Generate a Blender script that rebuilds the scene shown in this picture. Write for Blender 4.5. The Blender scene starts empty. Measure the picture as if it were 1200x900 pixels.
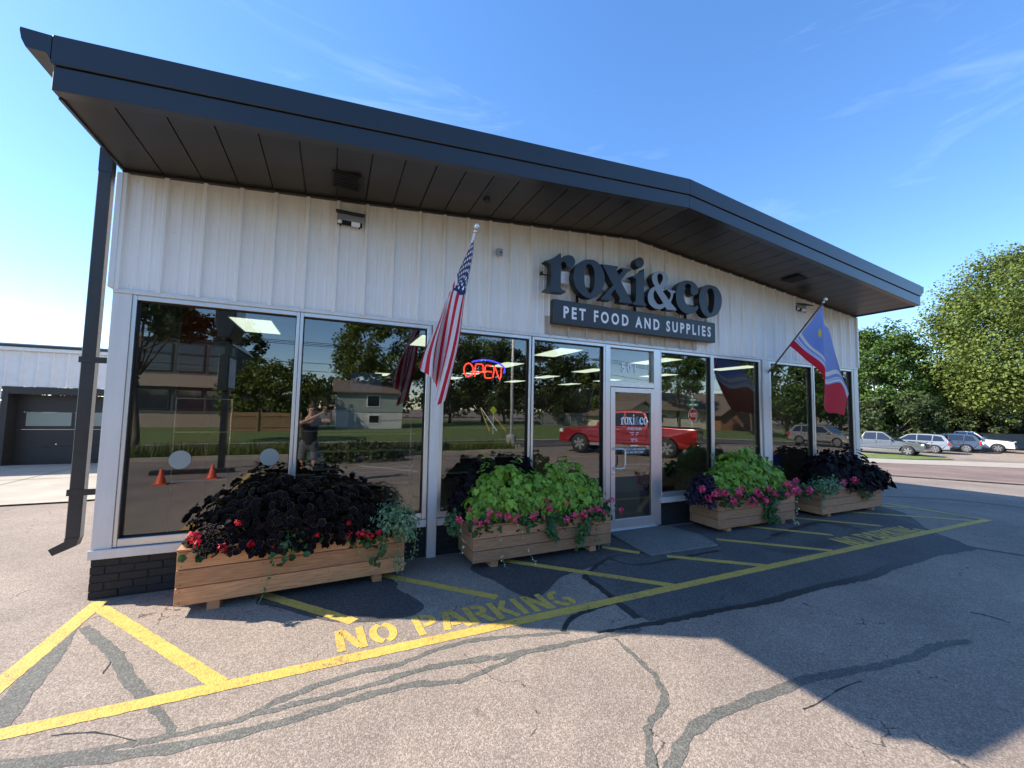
import bpy, bmesh, math, random
import numpy as np
from mathutils import Vector, Matrix
random.seed(7); rng = np.random.default_rng(7)
S = bpy.context.scene
COL = S.collection
R = math.radians

# ------------------------------------------------------------ camera, sky, sun, exposure
CAM = np.array([1.8948, -4.8243, 1.7357]); FPX = 469.23
MR = np.array([[0.91276881, -0.40802712, 0.01915651], [-0.04453316, -0.05278498, 0.99761242], [0.40604175, 0.9114426, 0.06635122]])
cam = bpy.data.cameras.new('camera'); camo = bpy.data.objects.new('camera', cam); COL.objects.link(camo)
cam.sensor_width = 36; cam.lens = FPX / 1200 * 36; cam.clip_start = .004; cam.clip_end = 3000
m4 = Matrix.Identity(4)
for i in range(3):
    m4[i][0] = MR[0][i]; m4[i][1] = MR[1][i]; m4[i][2] = -MR[2][i]; m4[i][3] = CAM[i]
camo.matrix_world = m4
S.camera = camo
SUNV = Vector((-4.72, 2.50, 3.92)).normalized()       # towards the sun
SUN_EL = math.asin(SUNV.z); SUN_AZ = math.atan2(SUNV.x, SUNV.y)
w = bpy.data.worlds.new('World'); S.world = w; w.use_nodes = True
nt = w.node_tree; nt.nodes.clear()
out = nt.nodes.new('ShaderNodeOutputWorld'); bg = nt.nodes.new('ShaderNodeBackground')
sky = nt.nodes.new('ShaderNodeTexSky'); sky.sky_type = 'NISHITA'; sky.sun_disc = False
sky.sun_elevation = SUN_EL; sky.sun_rotation = SUN_AZ
sky.air_density = .85; sky.dust_density = 0.15; sky.ozone_density = 1.6; sky.altitude = 300
tc = nt.nodes.new('ShaderNodeTexCoord'); mp = nt.nodes.new('ShaderNodeMapping')
mp.inputs['Rotation'].default_value = (0, 0, R(-24)); mp.inputs['Scale'].default_value = (1.2, 1.2, 7.0)
nz = nt.nodes.new('ShaderNodeTexNoise'); nz.inputs['Scale'].default_value = 1.9; nz.inputs['Detail'].default_value = 7; nz.inputs['Roughness'].default_value = .62; nz.inputs['Distortion'].default_value = .7
cr = nt.nodes.new('ShaderNodeValToRGB'); cr.color_ramp.elements[0].position = .56; cr.color_ramp.elements[1].position = .92
cr.color_ramp.elements[0].color = (0, 0, 0, 1); cr.color_ramp.elements[1].color = (.13, .13, .13, 1)
mx = nt.nodes.new('ShaderNodeMixRGB'); mx.inputs[2].default_value = (5.2, 5.8, 6.6, 1)
hs = nt.nodes.new('ShaderNodeHueSaturation'); hs.inputs['Saturation'].default_value = 1.33; hs.inputs['Hue'].default_value = .506
L = nt.links.new
L(tc.outputs['Generated'], mp.inputs[0]); L(mp.outputs[0], nz.inputs[0]); L(nz.outputs[0], cr.inputs[0])
L(cr.outputs[0], mx.inputs[0]); gm = nt.nodes.new('ShaderNodeGamma'); gm.inputs[1].default_value = .84; L(sky.outputs[0], gm.inputs[0]); L(gm.outputs[0], hs.inputs['Color']); L(hs.outputs[0], mx.inputs[1]); L(mx.outputs[0], bg.inputs[0]); L(bg.outputs[0], out.inputs[0])
bg.inputs[1].default_value = 0.15
sun = bpy.data.lights.new('sun', 'SUN'); sun.energy = 3.35; sun.angle = R(.53); sun.color = (1.0, .93, .82)
so = bpy.data.objects.new('sun', sun); COL.objects.link(so); so.rotation_euler = SUNV.to_track_quat('Z', 'Y').to_euler(); so.location = (-40, 20, 40)
S.view_settings.view_transform = 'Standard'; S.view_settings.look = 'None'; S.view_settings.gamma = 1; S.view_settings.use_curve_mapping = False
S.view_settings.exposure = 1.58
S.cycles.max_bounces = 8; S.cycles.transparent_max_bounces = 24; S.cycles.caustics_reflective = False; S.cycles.caustics_refractive = False

# ------------------------------------------------------------ measuring helpers (the photograph's camera, used to read positions off)
def sp(t, k=1.5): return k * np.logaddexp(0, np.asarray(t, float) / k)
def terrain(x, y):
    s = np.asarray(x, float) + .8 * np.asarray(y, float) - 13
    z = -.038 * (sp(s) - sp(s - 36))
    d = -np.asarray(y, float) - 5
    return z - .018 * (sp(d, 1.5) - sp(d - 18, 1.5)) + .018 * float(sp(-5, 1.5))
def ray(u, v): return np.array([(u - 600) / FPX, -(v - 450) / FPX, 1.]) @ MR
def at(u, v, z=None):                      # point of the ground seen at a pixel
    d = ray(u, v); zz = 0. if z is None else z
    for _ in range(12):
        q = CAM + d * ((zz - CAM[2]) / d[2])
        if z is None: zz = float(terrain(q[0], q[1]))
    return (float(q[0]), float(q[1]), zz)
def atm(u, v):                             # the same for the ground mirrored in the window panes
    d = ray(u, v); zz = 0.
    for _ in range(20):
        q = CAM + d * ((zz - CAM[2]) / d[2]); zz = float(terrain(q[0], -q[1]))
    return (float(q[0]), -float(q[1]), zz)
def fac(u, v, y=0.):                       # point on a plane parallel to the facade
    d = ray(u, v); q = CAM + d * ((y - CAM[1]) / d[1]); return (float(q[0]), y, float(q[2]))
def dep(u, v, t, m=False):
    q = CAM + ray(u, v) * t; return Vector((q[0], -q[1] if m else q[1], q[2]))

# ------------------------------------------------------------ materials
MATS = {}
def material(name, col=(.5, .5, .5), rough=.6, metal=0., var=0., scale=8., bump=0., bscale=40., col2=None, spec=.5, stretch=None, coat=0., emit=None, estr=0., island=0., trans=0.):
    if name in MATS: return MATS[name]
    m = bpy.data.materials.new(name); m.use_nodes = True; MATS[name] = m
    n = m.node_tree; b = n.nodes['Principled BSDF']; l = n.links.new
    b.inputs['Base Color'].default_value = (*col, 1); b.inputs['Roughness'].default_value = rough; b.inputs['Metallic'].default_value = metal
    b.inputs['Specular IOR Level'].default_value = spec; b.inputs['Coat Weight'].default_value = coat; b.inputs['Coat Roughness'].default_value = .04
    if emit: b.inputs['Emission Color'].default_value = (*emit, 1); b.inputs['Emission Strength'].default_value = estr
    src = None
    if var or bump:
        t = n.nodes.new('ShaderNodeTexCoord'); mpn = n.nodes.new('ShaderNodeMapping'); l(t.outputs['Object'], mpn.inputs[0])
        if stretch: mpn.inputs['Scale'].default_value = stretch
        src = mpn.outputs[0]
        if 'cedar' in name:                       # every board cut from another part of the tree
            oi = n.nodes.new('ShaderNodeObjectInfo'); ml = n.nodes.new('ShaderNodeMath'); ml.operation = 'MULTIPLY'; ml.inputs[1].default_value = 37.; l(oi.outputs['Random'], ml.inputs[0]); l(ml.outputs[0], mpn.inputs['Location'])
    c = None
    if var:
        a = n.nodes.new('ShaderNodeTexNoise'); a.inputs['Scale'].default_value = scale; a.inputs['Detail'].default_value = 6; a.inputs['Roughness'].default_value = .65; l(src, a.inputs[0])
        r = n.nodes.new('ShaderNodeValToRGB'); r.color_ramp.elements[0].position = .3; r.color_ramp.elements[1].position = .7
        lo = col2 if col2 else tuple(x * (1 - var) for x in col)
        r.color_ramp.elements[0].color = (*lo, 1); r.color_ramp.elements[1].color = (*[min(1, x * (1 + (var if not col2 else 0))) for x in col], 1)
        l(a.outputs[0], r.inputs[0]); c = r.outputs[0]
        if 'cedar' in name:
            mr = n.nodes.new('ShaderNodeMapRange'); mr.inputs['To Min'].default_value = .74; mr.inputs['To Max'].default_value = 1.12; l(oi.outputs['Random'], mr.inputs[0])
            mc = n.nodes.new('ShaderNodeMixRGB'); mc.blend_type = 'MULTIPLY'; mc.inputs[0].default_value = 1; l(c, mc.inputs[1]); l(mr.outputs[0], mc.inputs[2]); c = mc.outputs[0]
        l(c, b.inputs['Base Color'])
    if island:
        g = n.nodes.new('ShaderNodeNewGeometry'); oi = n.nodes.new('ShaderNodeObjectInfo'); ad = n.nodes.new('ShaderNodeMath'); ad.operation = 'ADD'
        l(g.outputs['Random Per Island'], ad.inputs[0]); l(oi.outputs['Random'], ad.inputs[1])
        fr = n.nodes.new('ShaderNodeMath'); fr.operation = 'FRACT'; l(ad.outputs[0], fr.inputs[0])
        r = n.nodes.new('ShaderNodeValToRGB'); lo = col2 if col2 else tuple(x * (1 - island) for x in col)
        r.color_ramp.elements[0].color = (*lo, 1); r.color_ramp.elements[1].color = (*[x * (1 + island * .6) for x in col], 1)
        l(fr.outputs[0], r.inputs[0]); c = r.outputs[0]; l(c, b.inputs['Base Color'])
    if bump:
        a = n.nodes.new('ShaderNodeTexNoise'); a.inputs['Scale'].default_value = bscale; a.inputs['Detail'].default_value = 4; l(src, a.inputs[0])
        bp = n.nodes.new('ShaderNodeBump'); bp.inputs['Strength'].default_value = bump; bp.inputs['Distance'].default_value = .01
        l(a.outputs[0], bp.inputs['Height']); l(bp.outputs[0], b.inputs['Normal'])
    if trans:
        o = n.nodes['Material Output']; tr = n.nodes.new('ShaderNodeBsdfTranslucent'); mxs = n.nodes.new('ShaderNodeMixShader'); mxs.inputs[0].default_value = trans
        if c: l(c, tr.inputs[0])
        else: tr.inputs[0].default_value = (*col, 1)
        l(b.outputs[0], mxs.inputs[1]); l(tr.outputs[0], mxs.inputs[2]); l(mxs.outputs[0], o.inputs[0])
    return m

def asphalt(name, c1, c2, c3, speck=1., big=None, rough=.85):
    m = bpy.data.materials.new(name); m.use_nodes = True; MATS[name] = m
    n = m.node_tree; b = n.nodes['Principled BSDF']; l = n.links.new
    t = n.nodes.new('ShaderNodeTexCoord')
    vo = n.nodes.new('ShaderNodeTexVoronoi'); vo.inputs['Scale'].default_value = 125; l(t.outputs['Object'], vo.inputs[0])
    hue = n.nodes.new('ShaderNodeSeparateColor'); l(vo.outputs['Color'], hue.inputs[0])
    r = n.nodes.new('ShaderNodeValToRGB'); e = r.color_ramp.elements; e[0].position = 0; e[0].color = (*c1, 1); e[1].position = 1; e[1].color = (*c3, 1)
    e2 = r.color_ramp.elements.new(.55); e2.color = (*c2, 1); l(hue.outputs[0], r.inputs[0])
    bn = n.nodes.new('ShaderNodeTexNoise'); bn.inputs['Scale'].default_value = .9; bn.inputs['Detail'].default_value = 8; bn.inputs['Roughness'].default_value = .7; l(t.outputs['Object'], bn.inputs[0])
    r2 = n.nodes.new('ShaderNodeValToRGB'); r2.color_ramp.elements[0].position = .3; r2.color_ramp.elements[1].position = .72
    r2.color_ramp.elements[0].color = (.70, .69, .70, 1); r2.color_ramp.elements[1].color = (1.1, 1.08, 1.04, 1); l(bn.outputs[0], r2.inputs[0])
    mu = n.nodes.new('ShaderNodeMixRGB'); mu.blend_type = 'MULTIPLY'; mu.inputs[0].default_value = 1; l(r.outputs[0], mu.inputs[1]); l(r2.outputs[0], mu.inputs[2])
    ln = n.nodes.new('ShaderNodeTexNoise'); ln.inputs['Scale'].default_value = .16; ln.inputs['Detail'].default_value = 4; l(t.outputs['Object'], ln.inputs[0])
    r3 = n.nodes.new('ShaderNodeValToRGB'); r3.color_ramp.elements[0].position = .38; r3.color_ramp.elements[1].position = .62; r3.color_ramp.elements[0].color = (.74, .74, .76, 1); r3.color_ramp.elements[1].color = (1.06, 1.05, 1.04, 1); l(ln.outputs[0], r3.inputs[0])
    mu3 = n.nodes.new('ShaderNodeMixRGB'); mu3.blend_type = 'MULTIPLY'; mu3.inputs[0].default_value = 1; l(mu.outputs[0], mu3.inputs[1]); l(r3.outputs[0], mu3.inputs[2]); mu = mu3
    sn = n.nodes.new('ShaderNodeTexNoise'); sn.inputs['Scale'].default_value = 4.5; sn.inputs['Detail'].default_value = 3; l(t.outputs['Object'], sn.inputs[0])
    r4 = n.nodes.new('ShaderNodeValToRGB'); r4.color_ramp.elements[0].position = .68; r4.color_ramp.elements[1].position = .78; r4.color_ramp.elements[0].color = (1, 1, 1, 1); r4.color_ramp.elements[1].color = (.60, .58, .56, 1); l(sn.outputs[0], r4.inputs[0])
    mu4 = n.nodes.new('ShaderNodeMixRGB'); mu4.blend_type = 'MULTIPLY'; mu4.inputs[0].default_value = 1; l(mu.outputs[0], mu4.inputs[1]); l(r4.outputs[0], mu4.inputs[2]); mu = mu4
    # fine cracks
    cv = n.nodes.new('ShaderNodeTexVoronoi'); cv.feature = 'DISTANCE_TO_EDGE'; cv.inputs['Scale'].default_value = .8
    dn = n.nodes.new('ShaderNodeTexNoise'); dn.inputs['Scale'].default_value = 3; dn.inputs['Detail'].default_value = 6; l(t.outputs['Object'], dn.inputs[0])
    ml = n.nodes.new('ShaderNodeMixRGB'); ml.blend_type = 'LINEAR_LIGHT'; ml.inputs[0].default_value = .25; l(t.outputs['Object'], ml.inputs[1]); l(dn.outputs['Color'], ml.inputs[2]); l(ml.outputs[0], cv.inputs[0])
    lt = n.nodes.new('ShaderNodeMath'); lt.operation = 'LESS_THAN'; lt.inputs[1].default_value = .0035; l(cv.outputs['Distance'], lt.inputs[0])
    gt = n.nodes.new('ShaderNodeMath'); gt.operation = 'GREATER_THAN'; gt.inputs[1].default_value = .54; l(bn.outputs[0], gt.inputs[0])
    mm = n.nodes.new('ShaderNodeMath'); mm.operation = 'MULTIPLY'; l(lt.outputs[0], mm.inputs[0]); l(gt.outputs[0], mm.inputs[1])
    m2 = n.nodes.new('ShaderNodeMath'); m2.operation = 'MULTIPLY'; m2.inputs[1].default_value = .75; l(mm.outputs[0], m2.inputs[0])
    dk = n.nodes.new('ShaderNodeMixRGB'); dk.inputs[2].default_value = (.03, .03, .03, 1); l(m2.outputs[0], dk.inputs[0]); l(mu.outputs[0], dk.inputs[1])
    l(dk.outputs[0], b.inputs['Base Color']); b.inputs['Roughness'].default_value = rough; b.inputs['Specular IOR Level'].default_value = .25
    v2 = n.nodes.new('ShaderNodeTexVoronoi'); v2.inputs['Scale'].default_value = 110; l(t.outputs['Object'], v2.inputs[0])
    bp = n.nodes.new('ShaderNodeBump'); bp.invert = True; bp.inputs['Strength'].default_value = .38 * speck; bp.inputs['Distance'].default_value = .006; l(v2.outputs['Distance'], bp.inputs['Height']); l(bp.outputs[0], b.inputs['Normal'])
    return m
M = {}
M['asphalt'] = asphalt('lot asphalt', (.235, .185, .145), (.32, .26, .21), (.46, .385, .32))
M['newasphalt'] = asphalt('newer asphalt', (.085, .080, .074), (.13, .123, .115), (.20, .19, .18), .6)
M['stain'] = asphalt('damp asphalt', (.060, .055, .052), (.095, .088, .082), (.16, .15, .14), .8, rough=.7)
M['sealer'] = asphalt('crack sealer', (.105, .105, .092), (.145, .143, .125), (.24, .225, .195), .7, rough=.75)
M['sealer_dark'] = asphalt('dark crack sealer', (.032, .031, .030), (.042, .041, .040), (.065, .062, .060), .4, rough=.5)
M['slab'] = asphalt('slab concrete', (.17, .17, .155), (.235, .23, .21), (.31, .30, .27), .6)
M['street'] = asphalt('street asphalt', (.09, .085, .08), (.12, .115, .11), (.18, .17, .165))
M['redstreet'] = asphalt('reddish street', (.20, .14, .115), (.26, .185, .15), (.33, .25, .21))
M['concrete'] = material('concrete', (.36, .35, .33), .9, var=.18, scale=3, bump=.2, bscale=120)
M['paleconcrete'] = material('pale concrete', (.37, .32, .255), .9, var=.14, scale=1.5, bump=.2, bscale=90)
def paint_mat():
    m = bpy.data.materials.new('yellow road paint'); m.use_nodes = True; n = m.node_tree; b = n.nodes['Principled BSDF']; l = n.links.new
    t = n.nodes.new('ShaderNodeTexCoord'); a = n.nodes.new('ShaderNodeTexNoise'); a.inputs['Scale'].default_value = 26; a.inputs['Detail'].default_value = 7; a.inputs['Roughness'].default_value = .75; l(t.outputs['Object'], a.inputs[0])
    r = n.nodes.new('ShaderNodeValToRGB'); e = r.color_ramp.elements; e[0].position = .36; e[0].color = (.24, .18, .11, 1); e[1].position = .45; e[1].color = (.58, .36, .07, 1)
    e2 = r.color_ramp.elements.new(.7); e2.color = (.76, .49, .10, 1); a2 = n.nodes.new('ShaderNodeTexNoise'); a2.inputs['Scale'].default_value = 2.3; a2.inputs['Detail'].default_value = 5; l(t.outputs['Object'], a2.inputs[0])
    mm = n.nodes.new('ShaderNodeMath'); mm.operation = 'MULTIPLY_ADD'; mm.inputs[1].default_value = .45; l(a2.outputs[0], mm.inputs[0])
    m0 = n.nodes.new('ShaderNodeMath'); m0.operation = 'MULTIPLY_ADD'; m0.inputs[1].default_value = 1.; m0.inputs[2].default_value = -.20; l(a.outputs[0], m0.inputs[0]); l(m0.outputs[0], mm.inputs[2]); l(mm.outputs[0], r.inputs[0]); l(r.outputs[0], b.inputs['Base Color'])
    v2 = n.nodes.new('ShaderNodeTexVoronoi'); v2.inputs['Scale'].default_value = 80; l(t.outputs['Object'], v2.inputs[0])
    bp = n.nodes.new('ShaderNodeBump'); bp.invert = True; bp.inputs['Strength'].default_value = .45; bp.inputs['Distance'].default_value = .005; l(v2.outputs['Distance'], bp.inputs['Height']); l(bp.outputs[0], b.inputs['Normal'])
    b.inputs['Roughness'].default_value = .7
    return m
M['paint'] = paint_mat()
M['whitepaint'] = material('white road paint', (.6, .58, .53), .7, var=.25, scale=20)
def wall_mat():
    m = bpy.data.materials.new('white painted metal panel'); m.use_nodes = True; n = m.node_tree; b = n.nodes['Principled BSDF']; l = n.links.new
    g = n.nodes.new('ShaderNodeNewGeometry'); s = n.nodes.new('ShaderNodeSeparateXYZ'); l(g.outputs['Position'], s.inputs[0])
    mp1 = n.nodes.new('ShaderNodeMapping'); mp1.inputs['Scale'].default_value = (14, 14, .7); l(g.outputs['Position'], mp1.inputs[0])
    a = n.nodes.new('ShaderNodeTexNoise'); a.inputs['Scale'].default_value = 1.6; a.inputs['Detail'].default_value = 6; l(mp1.outputs[0], a.inputs[0])
    r = n.nodes.new('ShaderNodeValToRGB'); r.color_ramp.elements[0].position = .3; r.color_ramp.elements[1].position = .62
    r.color_ramp.elements[0].color = (.84, .80, .74, 1); r.color_ramp.elements[1].color = (.88, .85, .80, 1); l(a.outputs[0], r.inputs[0])
    # older paint left where a former sign board hung behind the present one
    def rng_(o, lo, hi):
        x1 = n.nodes.new('ShaderNodeMath'); x1.operation = 'GREATER_THAN'; x1.inputs[1].default_value = lo; l(o, x1.inputs[0])
        x2 = n.nodes.new('ShaderNodeMath'); x2.operation = 'LESS_THAN'; x2.inputs[1].default_value = hi; l(o, x2.inputs[0])
        x3 = n.nodes.new('ShaderNodeMath'); x3.operation = 'MULTIPLY'; l(x1.outputs[0], x3.inputs[0]); l(x2.outputs[0], x3.inputs[1]); return x3.outputs[0]
    q = n.nodes.new('ShaderNodeMath'); q.operation = 'MULTIPLY'; l(rng_(s.outputs['X'], 4.52, 7.42), q.inputs[0]); l(rng_(s.outputs['Z'], 2.0, 3.06), q.inputs[1])
    mx1 = n.nodes.new('ShaderNodeMixRGB'); mx1.inputs[2].default_value = (.52, .42, .31, 1); l(q.outputs[0], mx1.inputs[0]); l(r.outputs[0], mx1.inputs[1])
    # warm light bounced off the ground, painted in patchily towards the top
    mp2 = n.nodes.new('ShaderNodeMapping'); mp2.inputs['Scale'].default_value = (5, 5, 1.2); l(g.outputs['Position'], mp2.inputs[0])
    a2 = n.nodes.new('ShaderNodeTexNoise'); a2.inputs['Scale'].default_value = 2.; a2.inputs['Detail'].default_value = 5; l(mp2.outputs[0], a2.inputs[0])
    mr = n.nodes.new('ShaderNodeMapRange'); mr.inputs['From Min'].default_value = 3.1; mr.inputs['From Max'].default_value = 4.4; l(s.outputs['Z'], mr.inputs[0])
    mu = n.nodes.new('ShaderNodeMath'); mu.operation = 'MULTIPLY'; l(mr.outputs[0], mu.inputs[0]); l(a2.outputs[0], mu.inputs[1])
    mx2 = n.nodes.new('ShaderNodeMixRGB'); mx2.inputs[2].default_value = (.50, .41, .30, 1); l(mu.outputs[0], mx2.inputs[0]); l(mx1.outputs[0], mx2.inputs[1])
    l(mx2.outputs[0], b.inputs['Base Color']); b.inputs['Roughness'].default_value = .42
    wv = n.nodes.new('ShaderNodeTexWave'); wv.inputs['Scale'].default_value = 8.2; wv.bands_direction = 'X'; wv.wave_profile = 'SIN'; l(g.outputs['Position'], wv.inputs[0])
    bp = n.nodes.new('ShaderNodeBump'); bp.inputs['Strength'].default_value = .28; bp.inputs['Distance'].default_value = .004; l(wv.outputs[0], bp.inputs['Height']); l(bp.outputs[0], b.inputs['Normal'])
    return m
M['wall'] = wall_mat()
M['wallplain'] = material('white metal sheet', (.74, .72, .69), .45, var=.06, scale=4)
M['soffit'] = material('brown black soffit', (.026, .0225, .0205), .36, var=.25, scale=1.2, stretch=(.6, 3, 3))
M['fascia'] = material('charcoal fascia metal', (.020, .022, .025), .28, var=.16, scale=.8, spec=.6)
M['downspout'] = material('dark bronze metal', (.040, .038, .037), .35, var=.2, scale=3)
M['aluminium'] = material('clear anodised aluminium', (.72, .70, .67), .34, .75, var=.06, scale=5, stretch=(1, 1, .2))
M['whitealu'] = material('pale painted metal', (.74, .71, .67), .42, .2, var=.07, scale=4, stretch=(3, 3, .4))
M['brick'] = material('black painted brick', (.014, .014, .015), .7, var=.3, scale=14, bump=.5, bscale=60)
M['mortar'] = material('black painted mortar', (.012, .012, .013), .8)
M['gasket'] = material('black rubber gasket', (.012, .012, .012), .5)
def glass_mat(name, refl, tint, gcol=(.86, .88, .90)):
    m = bpy.data.materials.new(name); m.use_nodes = True; n = m.node_tree; n.nodes.clear(); l = n.links.new
    o = n.nodes.new('ShaderNodeOutputMaterial'); g = n.nodes.new('ShaderNodeBsdfGlossy'); g.inputs['Roughness'].default_value = 0; g.inputs[0].default_value = (*gcol, 1)
    t = n.nodes.new('ShaderNodeBsdfTransparent'); t.inputs[0].default_value = (*tint, 1)
    lw = n.nodes.new('ShaderNodeLayerWeight'); pw5 = n.nodes.new('ShaderNodeMath'); pw5.operation = 'POWER'; pw5.inputs[1].default_value = 5; l(lw.outputs['Facing'], pw5.inputs[0]); lw.inputs[0].default_value = .5
    f = n.nodes.new('ShaderNodeMath'); f.operation = 'MULTIPLY_ADD'; f.inputs[1].default_value = .95; f.inputs[2].default_value = .04; l(pw5.outputs[0], f.inputs[0]); ad = n.nodes.new('ShaderNodeMath'); ad.operation = 'ADD'; ad.use_clamp = True; ad.inputs[1].default_value = refl; l(f.outputs[0], ad.inputs[0])
    mx = n.nodes.new('ShaderNodeMixShader'); l(ad.outputs[0], mx.inputs[0]); l(t.outputs[0], mx.inputs[1]); l(g.outputs[0], mx.inputs[2]); l(mx.outputs[0], o.inputs[0])
    tcn = n.nodes.new('ShaderNodeTexCoord'); a = n.nodes.new('ShaderNodeTexNoise'); a.inputs['Scale'].default_value = .9; a.inputs['Detail'].default_value = 1; l(tcn.outputs['Object'], a.inputs[0])
    bp = n.nodes.new('ShaderNodeBump'); bp.inputs['Strength'].default_value = .10; bp.inputs['Distance'].default_value = .01; l(a.outputs[0], bp.inputs['Height']); l(bp.outputs[0], g.inputs['Normal'])
    return m
M['pane'] = glass_mat('reflective tinted window glass', .095, (.70, .71, .68), (.86, .85, .84))
M['clear'] = glass_mat('clear glass', .0, (.85, .88, .86))
M['carglass'] = material('dark car glass', (.012, .014, .016), .05, spec=.8, coat=1)
M['wood'] = material('cedar planks', (.62, .29, .12), .6, var=.32, scale=5, stretch=(1.2, 9, 16), bump=.2, bscale=18)
M['wood2'] = material('weathered cedar planks', (.50, .26, .13), .65, var=.34, scale=5, stretch=(1.2, 9, 16), bump=.25, bscale=18)
M['soil'] = material('potting soil', (.03, .022, .016), .95, var=.4, scale=30, bump=.6, bscale=60)
M['knot'] = material('wood knot', (.09, .045, .02), .7)
M['white'] = material('white', (.88, .88, .88), .5)
M['letter'] = material('charcoal sign metal', (.020, .023, .027), .38, var=.08, scale=3)
M['letterside'] = material('black sign return', (.012, .013, .015), .35)
M['greyletter'] = material('grey sign metal', (.26, .30, .33), .42)
M['black'] = material('black plastic', (.012, .012, .013), .6, spec=.25)
M['chrome'] = material('brushed steel', (.65, .65, .66), .22, 1.)
M['whitepole'] = material('silver ball', (.75, .74, .7), .25, .6)
M['redwood'] = material('mahogany flagpole', (.15, .045, .03), .45)
M['flagred'] = material('flag red nylon', (.62, .02, .045), .7, trans=.2, spec=.2)
M['flagwhite'] = material('flag white nylon', (.86, .83, .82), .6, trans=.35)
M['flagblue'] = material('flag navy nylon', (.022, .03, .13), .6, trans=.25)
M['cityblue'] = material('flag sky blue nylon', (.27, .40, .86), .65, trans=.45)
M['yellow'] = material('flag yellow', (.72, .50, .08), .6)
M['darkleaf'] = material('black purple leaf', (.010, .006, .007), .75, island=.5, spec=.10)
M['creamedge'] = material('cream leaf edge', (.10, .072, .042), .8, island=.8, col2=(.012, .008, .006), spec=.1)
M['blackleaf'] = material('black vine leaf', (.011, .007, .009), .7, island=.5, spec=.12)
M['purpleleaf'] = material('dusky purple leaf', (.030, .022, .045), .7, island=.4, spec=.15)
M['limeleaf'] = material('lime green leaf', (.28, .44, .05), .5, island=.45, col2=(.14, .26, .02), trans=.3)
M['greenleaf'] = material('green leaf', (.05, .13, .03), .5, island=.45, trans=.2)
M['greyleaf'] = material('grey green small leaf', (.17, .26, .12), .55, island=.5, col2=(.07, .15, .06), trans=.15)
M['paleleaf'] = material('pale cream leaf', (.55, .55, .35), .55, island=.3)
M['stem'] = material('green stem', (.20, .25, .08), .6)
M['pink'] = material('pink petal', (.85, .10, .22), .5, island=.45, col2=(.62, .035, .11), trans=.2)
M['palepink'] = material('pale pink petal', (.75, .30, .42), .5, island=.3, trans=.25)
M['red'] = material('red petal', (.68, .012, .03), .5, island=.4, trans=.2)
M['bark'] = material('tree bark', (.10, .075, .055), .9, var=.35, scale=6, stretch=(3, 3, .6), bump=.6, bscale=14)
M['grass'] = material('mown grass', (.12, .16, .035), .9, var=.35, scale=2.5, bump=.5, bscale=50)
M['drygrass'] = material('dry grass', (.22, .21, .07), .9, var=.3, scale=2.5)
M['rubber'] = material('tyre rubber', (.02, .02, .02), .75)
M['rim'] = material('alloy rim', (.45, .45, .46), .3, .8)
M['floor'] = material('shop floor', (.14, .13, .12), .45, var=.1, scale=2)
M['inwall'] = material('shop interior wall', (.10, .10, .10), .8, var=.1, scale=2)
M['inceil'] = material('ceiling tile', (.07, .07, .07), .9)
M['lamp'] = material('lit ceiling panel', (.8, .85, .75), .5, emit=(.88, 1., .84), estr=.75)

# ------------------------------------------------------------ mesh helpers
ORG = {}
def tag(o, label=None, cat=None, group=None, kind=None):
    if label: o['label'] = label
    if cat: o['category'] = cat
    if group: o['group'] = group
    if kind: o['kind'] = kind
    return o
def thing(name, label, cat, loc=(0, 0, 0), group=None, rz=0., local=False):
    o = bpy.data.objects.new(name, None); COL.objects.link(o); o.location = loc; o.rotation_euler = (0, 0, rz); o.empty_display_size = .2
    ORG[o] = Vector((0, 0, 0)) if local else Vector(loc)
    return tag(o, label, cat, group)
def link(name, me, parent=None, loc=None):
    o = bpy.data.objects.new(name, me); COL.objects.link(o)
    if parent is not None:
        o.parent = parent; ORG[o] = ORG.get(parent, Vector((0, 0, 0)))
    if loc is not None: o.location = loc
    return o
def set_bevel(o, wd, seg=2, ang=35):
    m = o.modifiers.new('bevel', 'BEVEL'); m.width = wd; m.segments = seg; m.limit_method = 'ANGLE'; m.angle_limit = R(ang)
    return o
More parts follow.
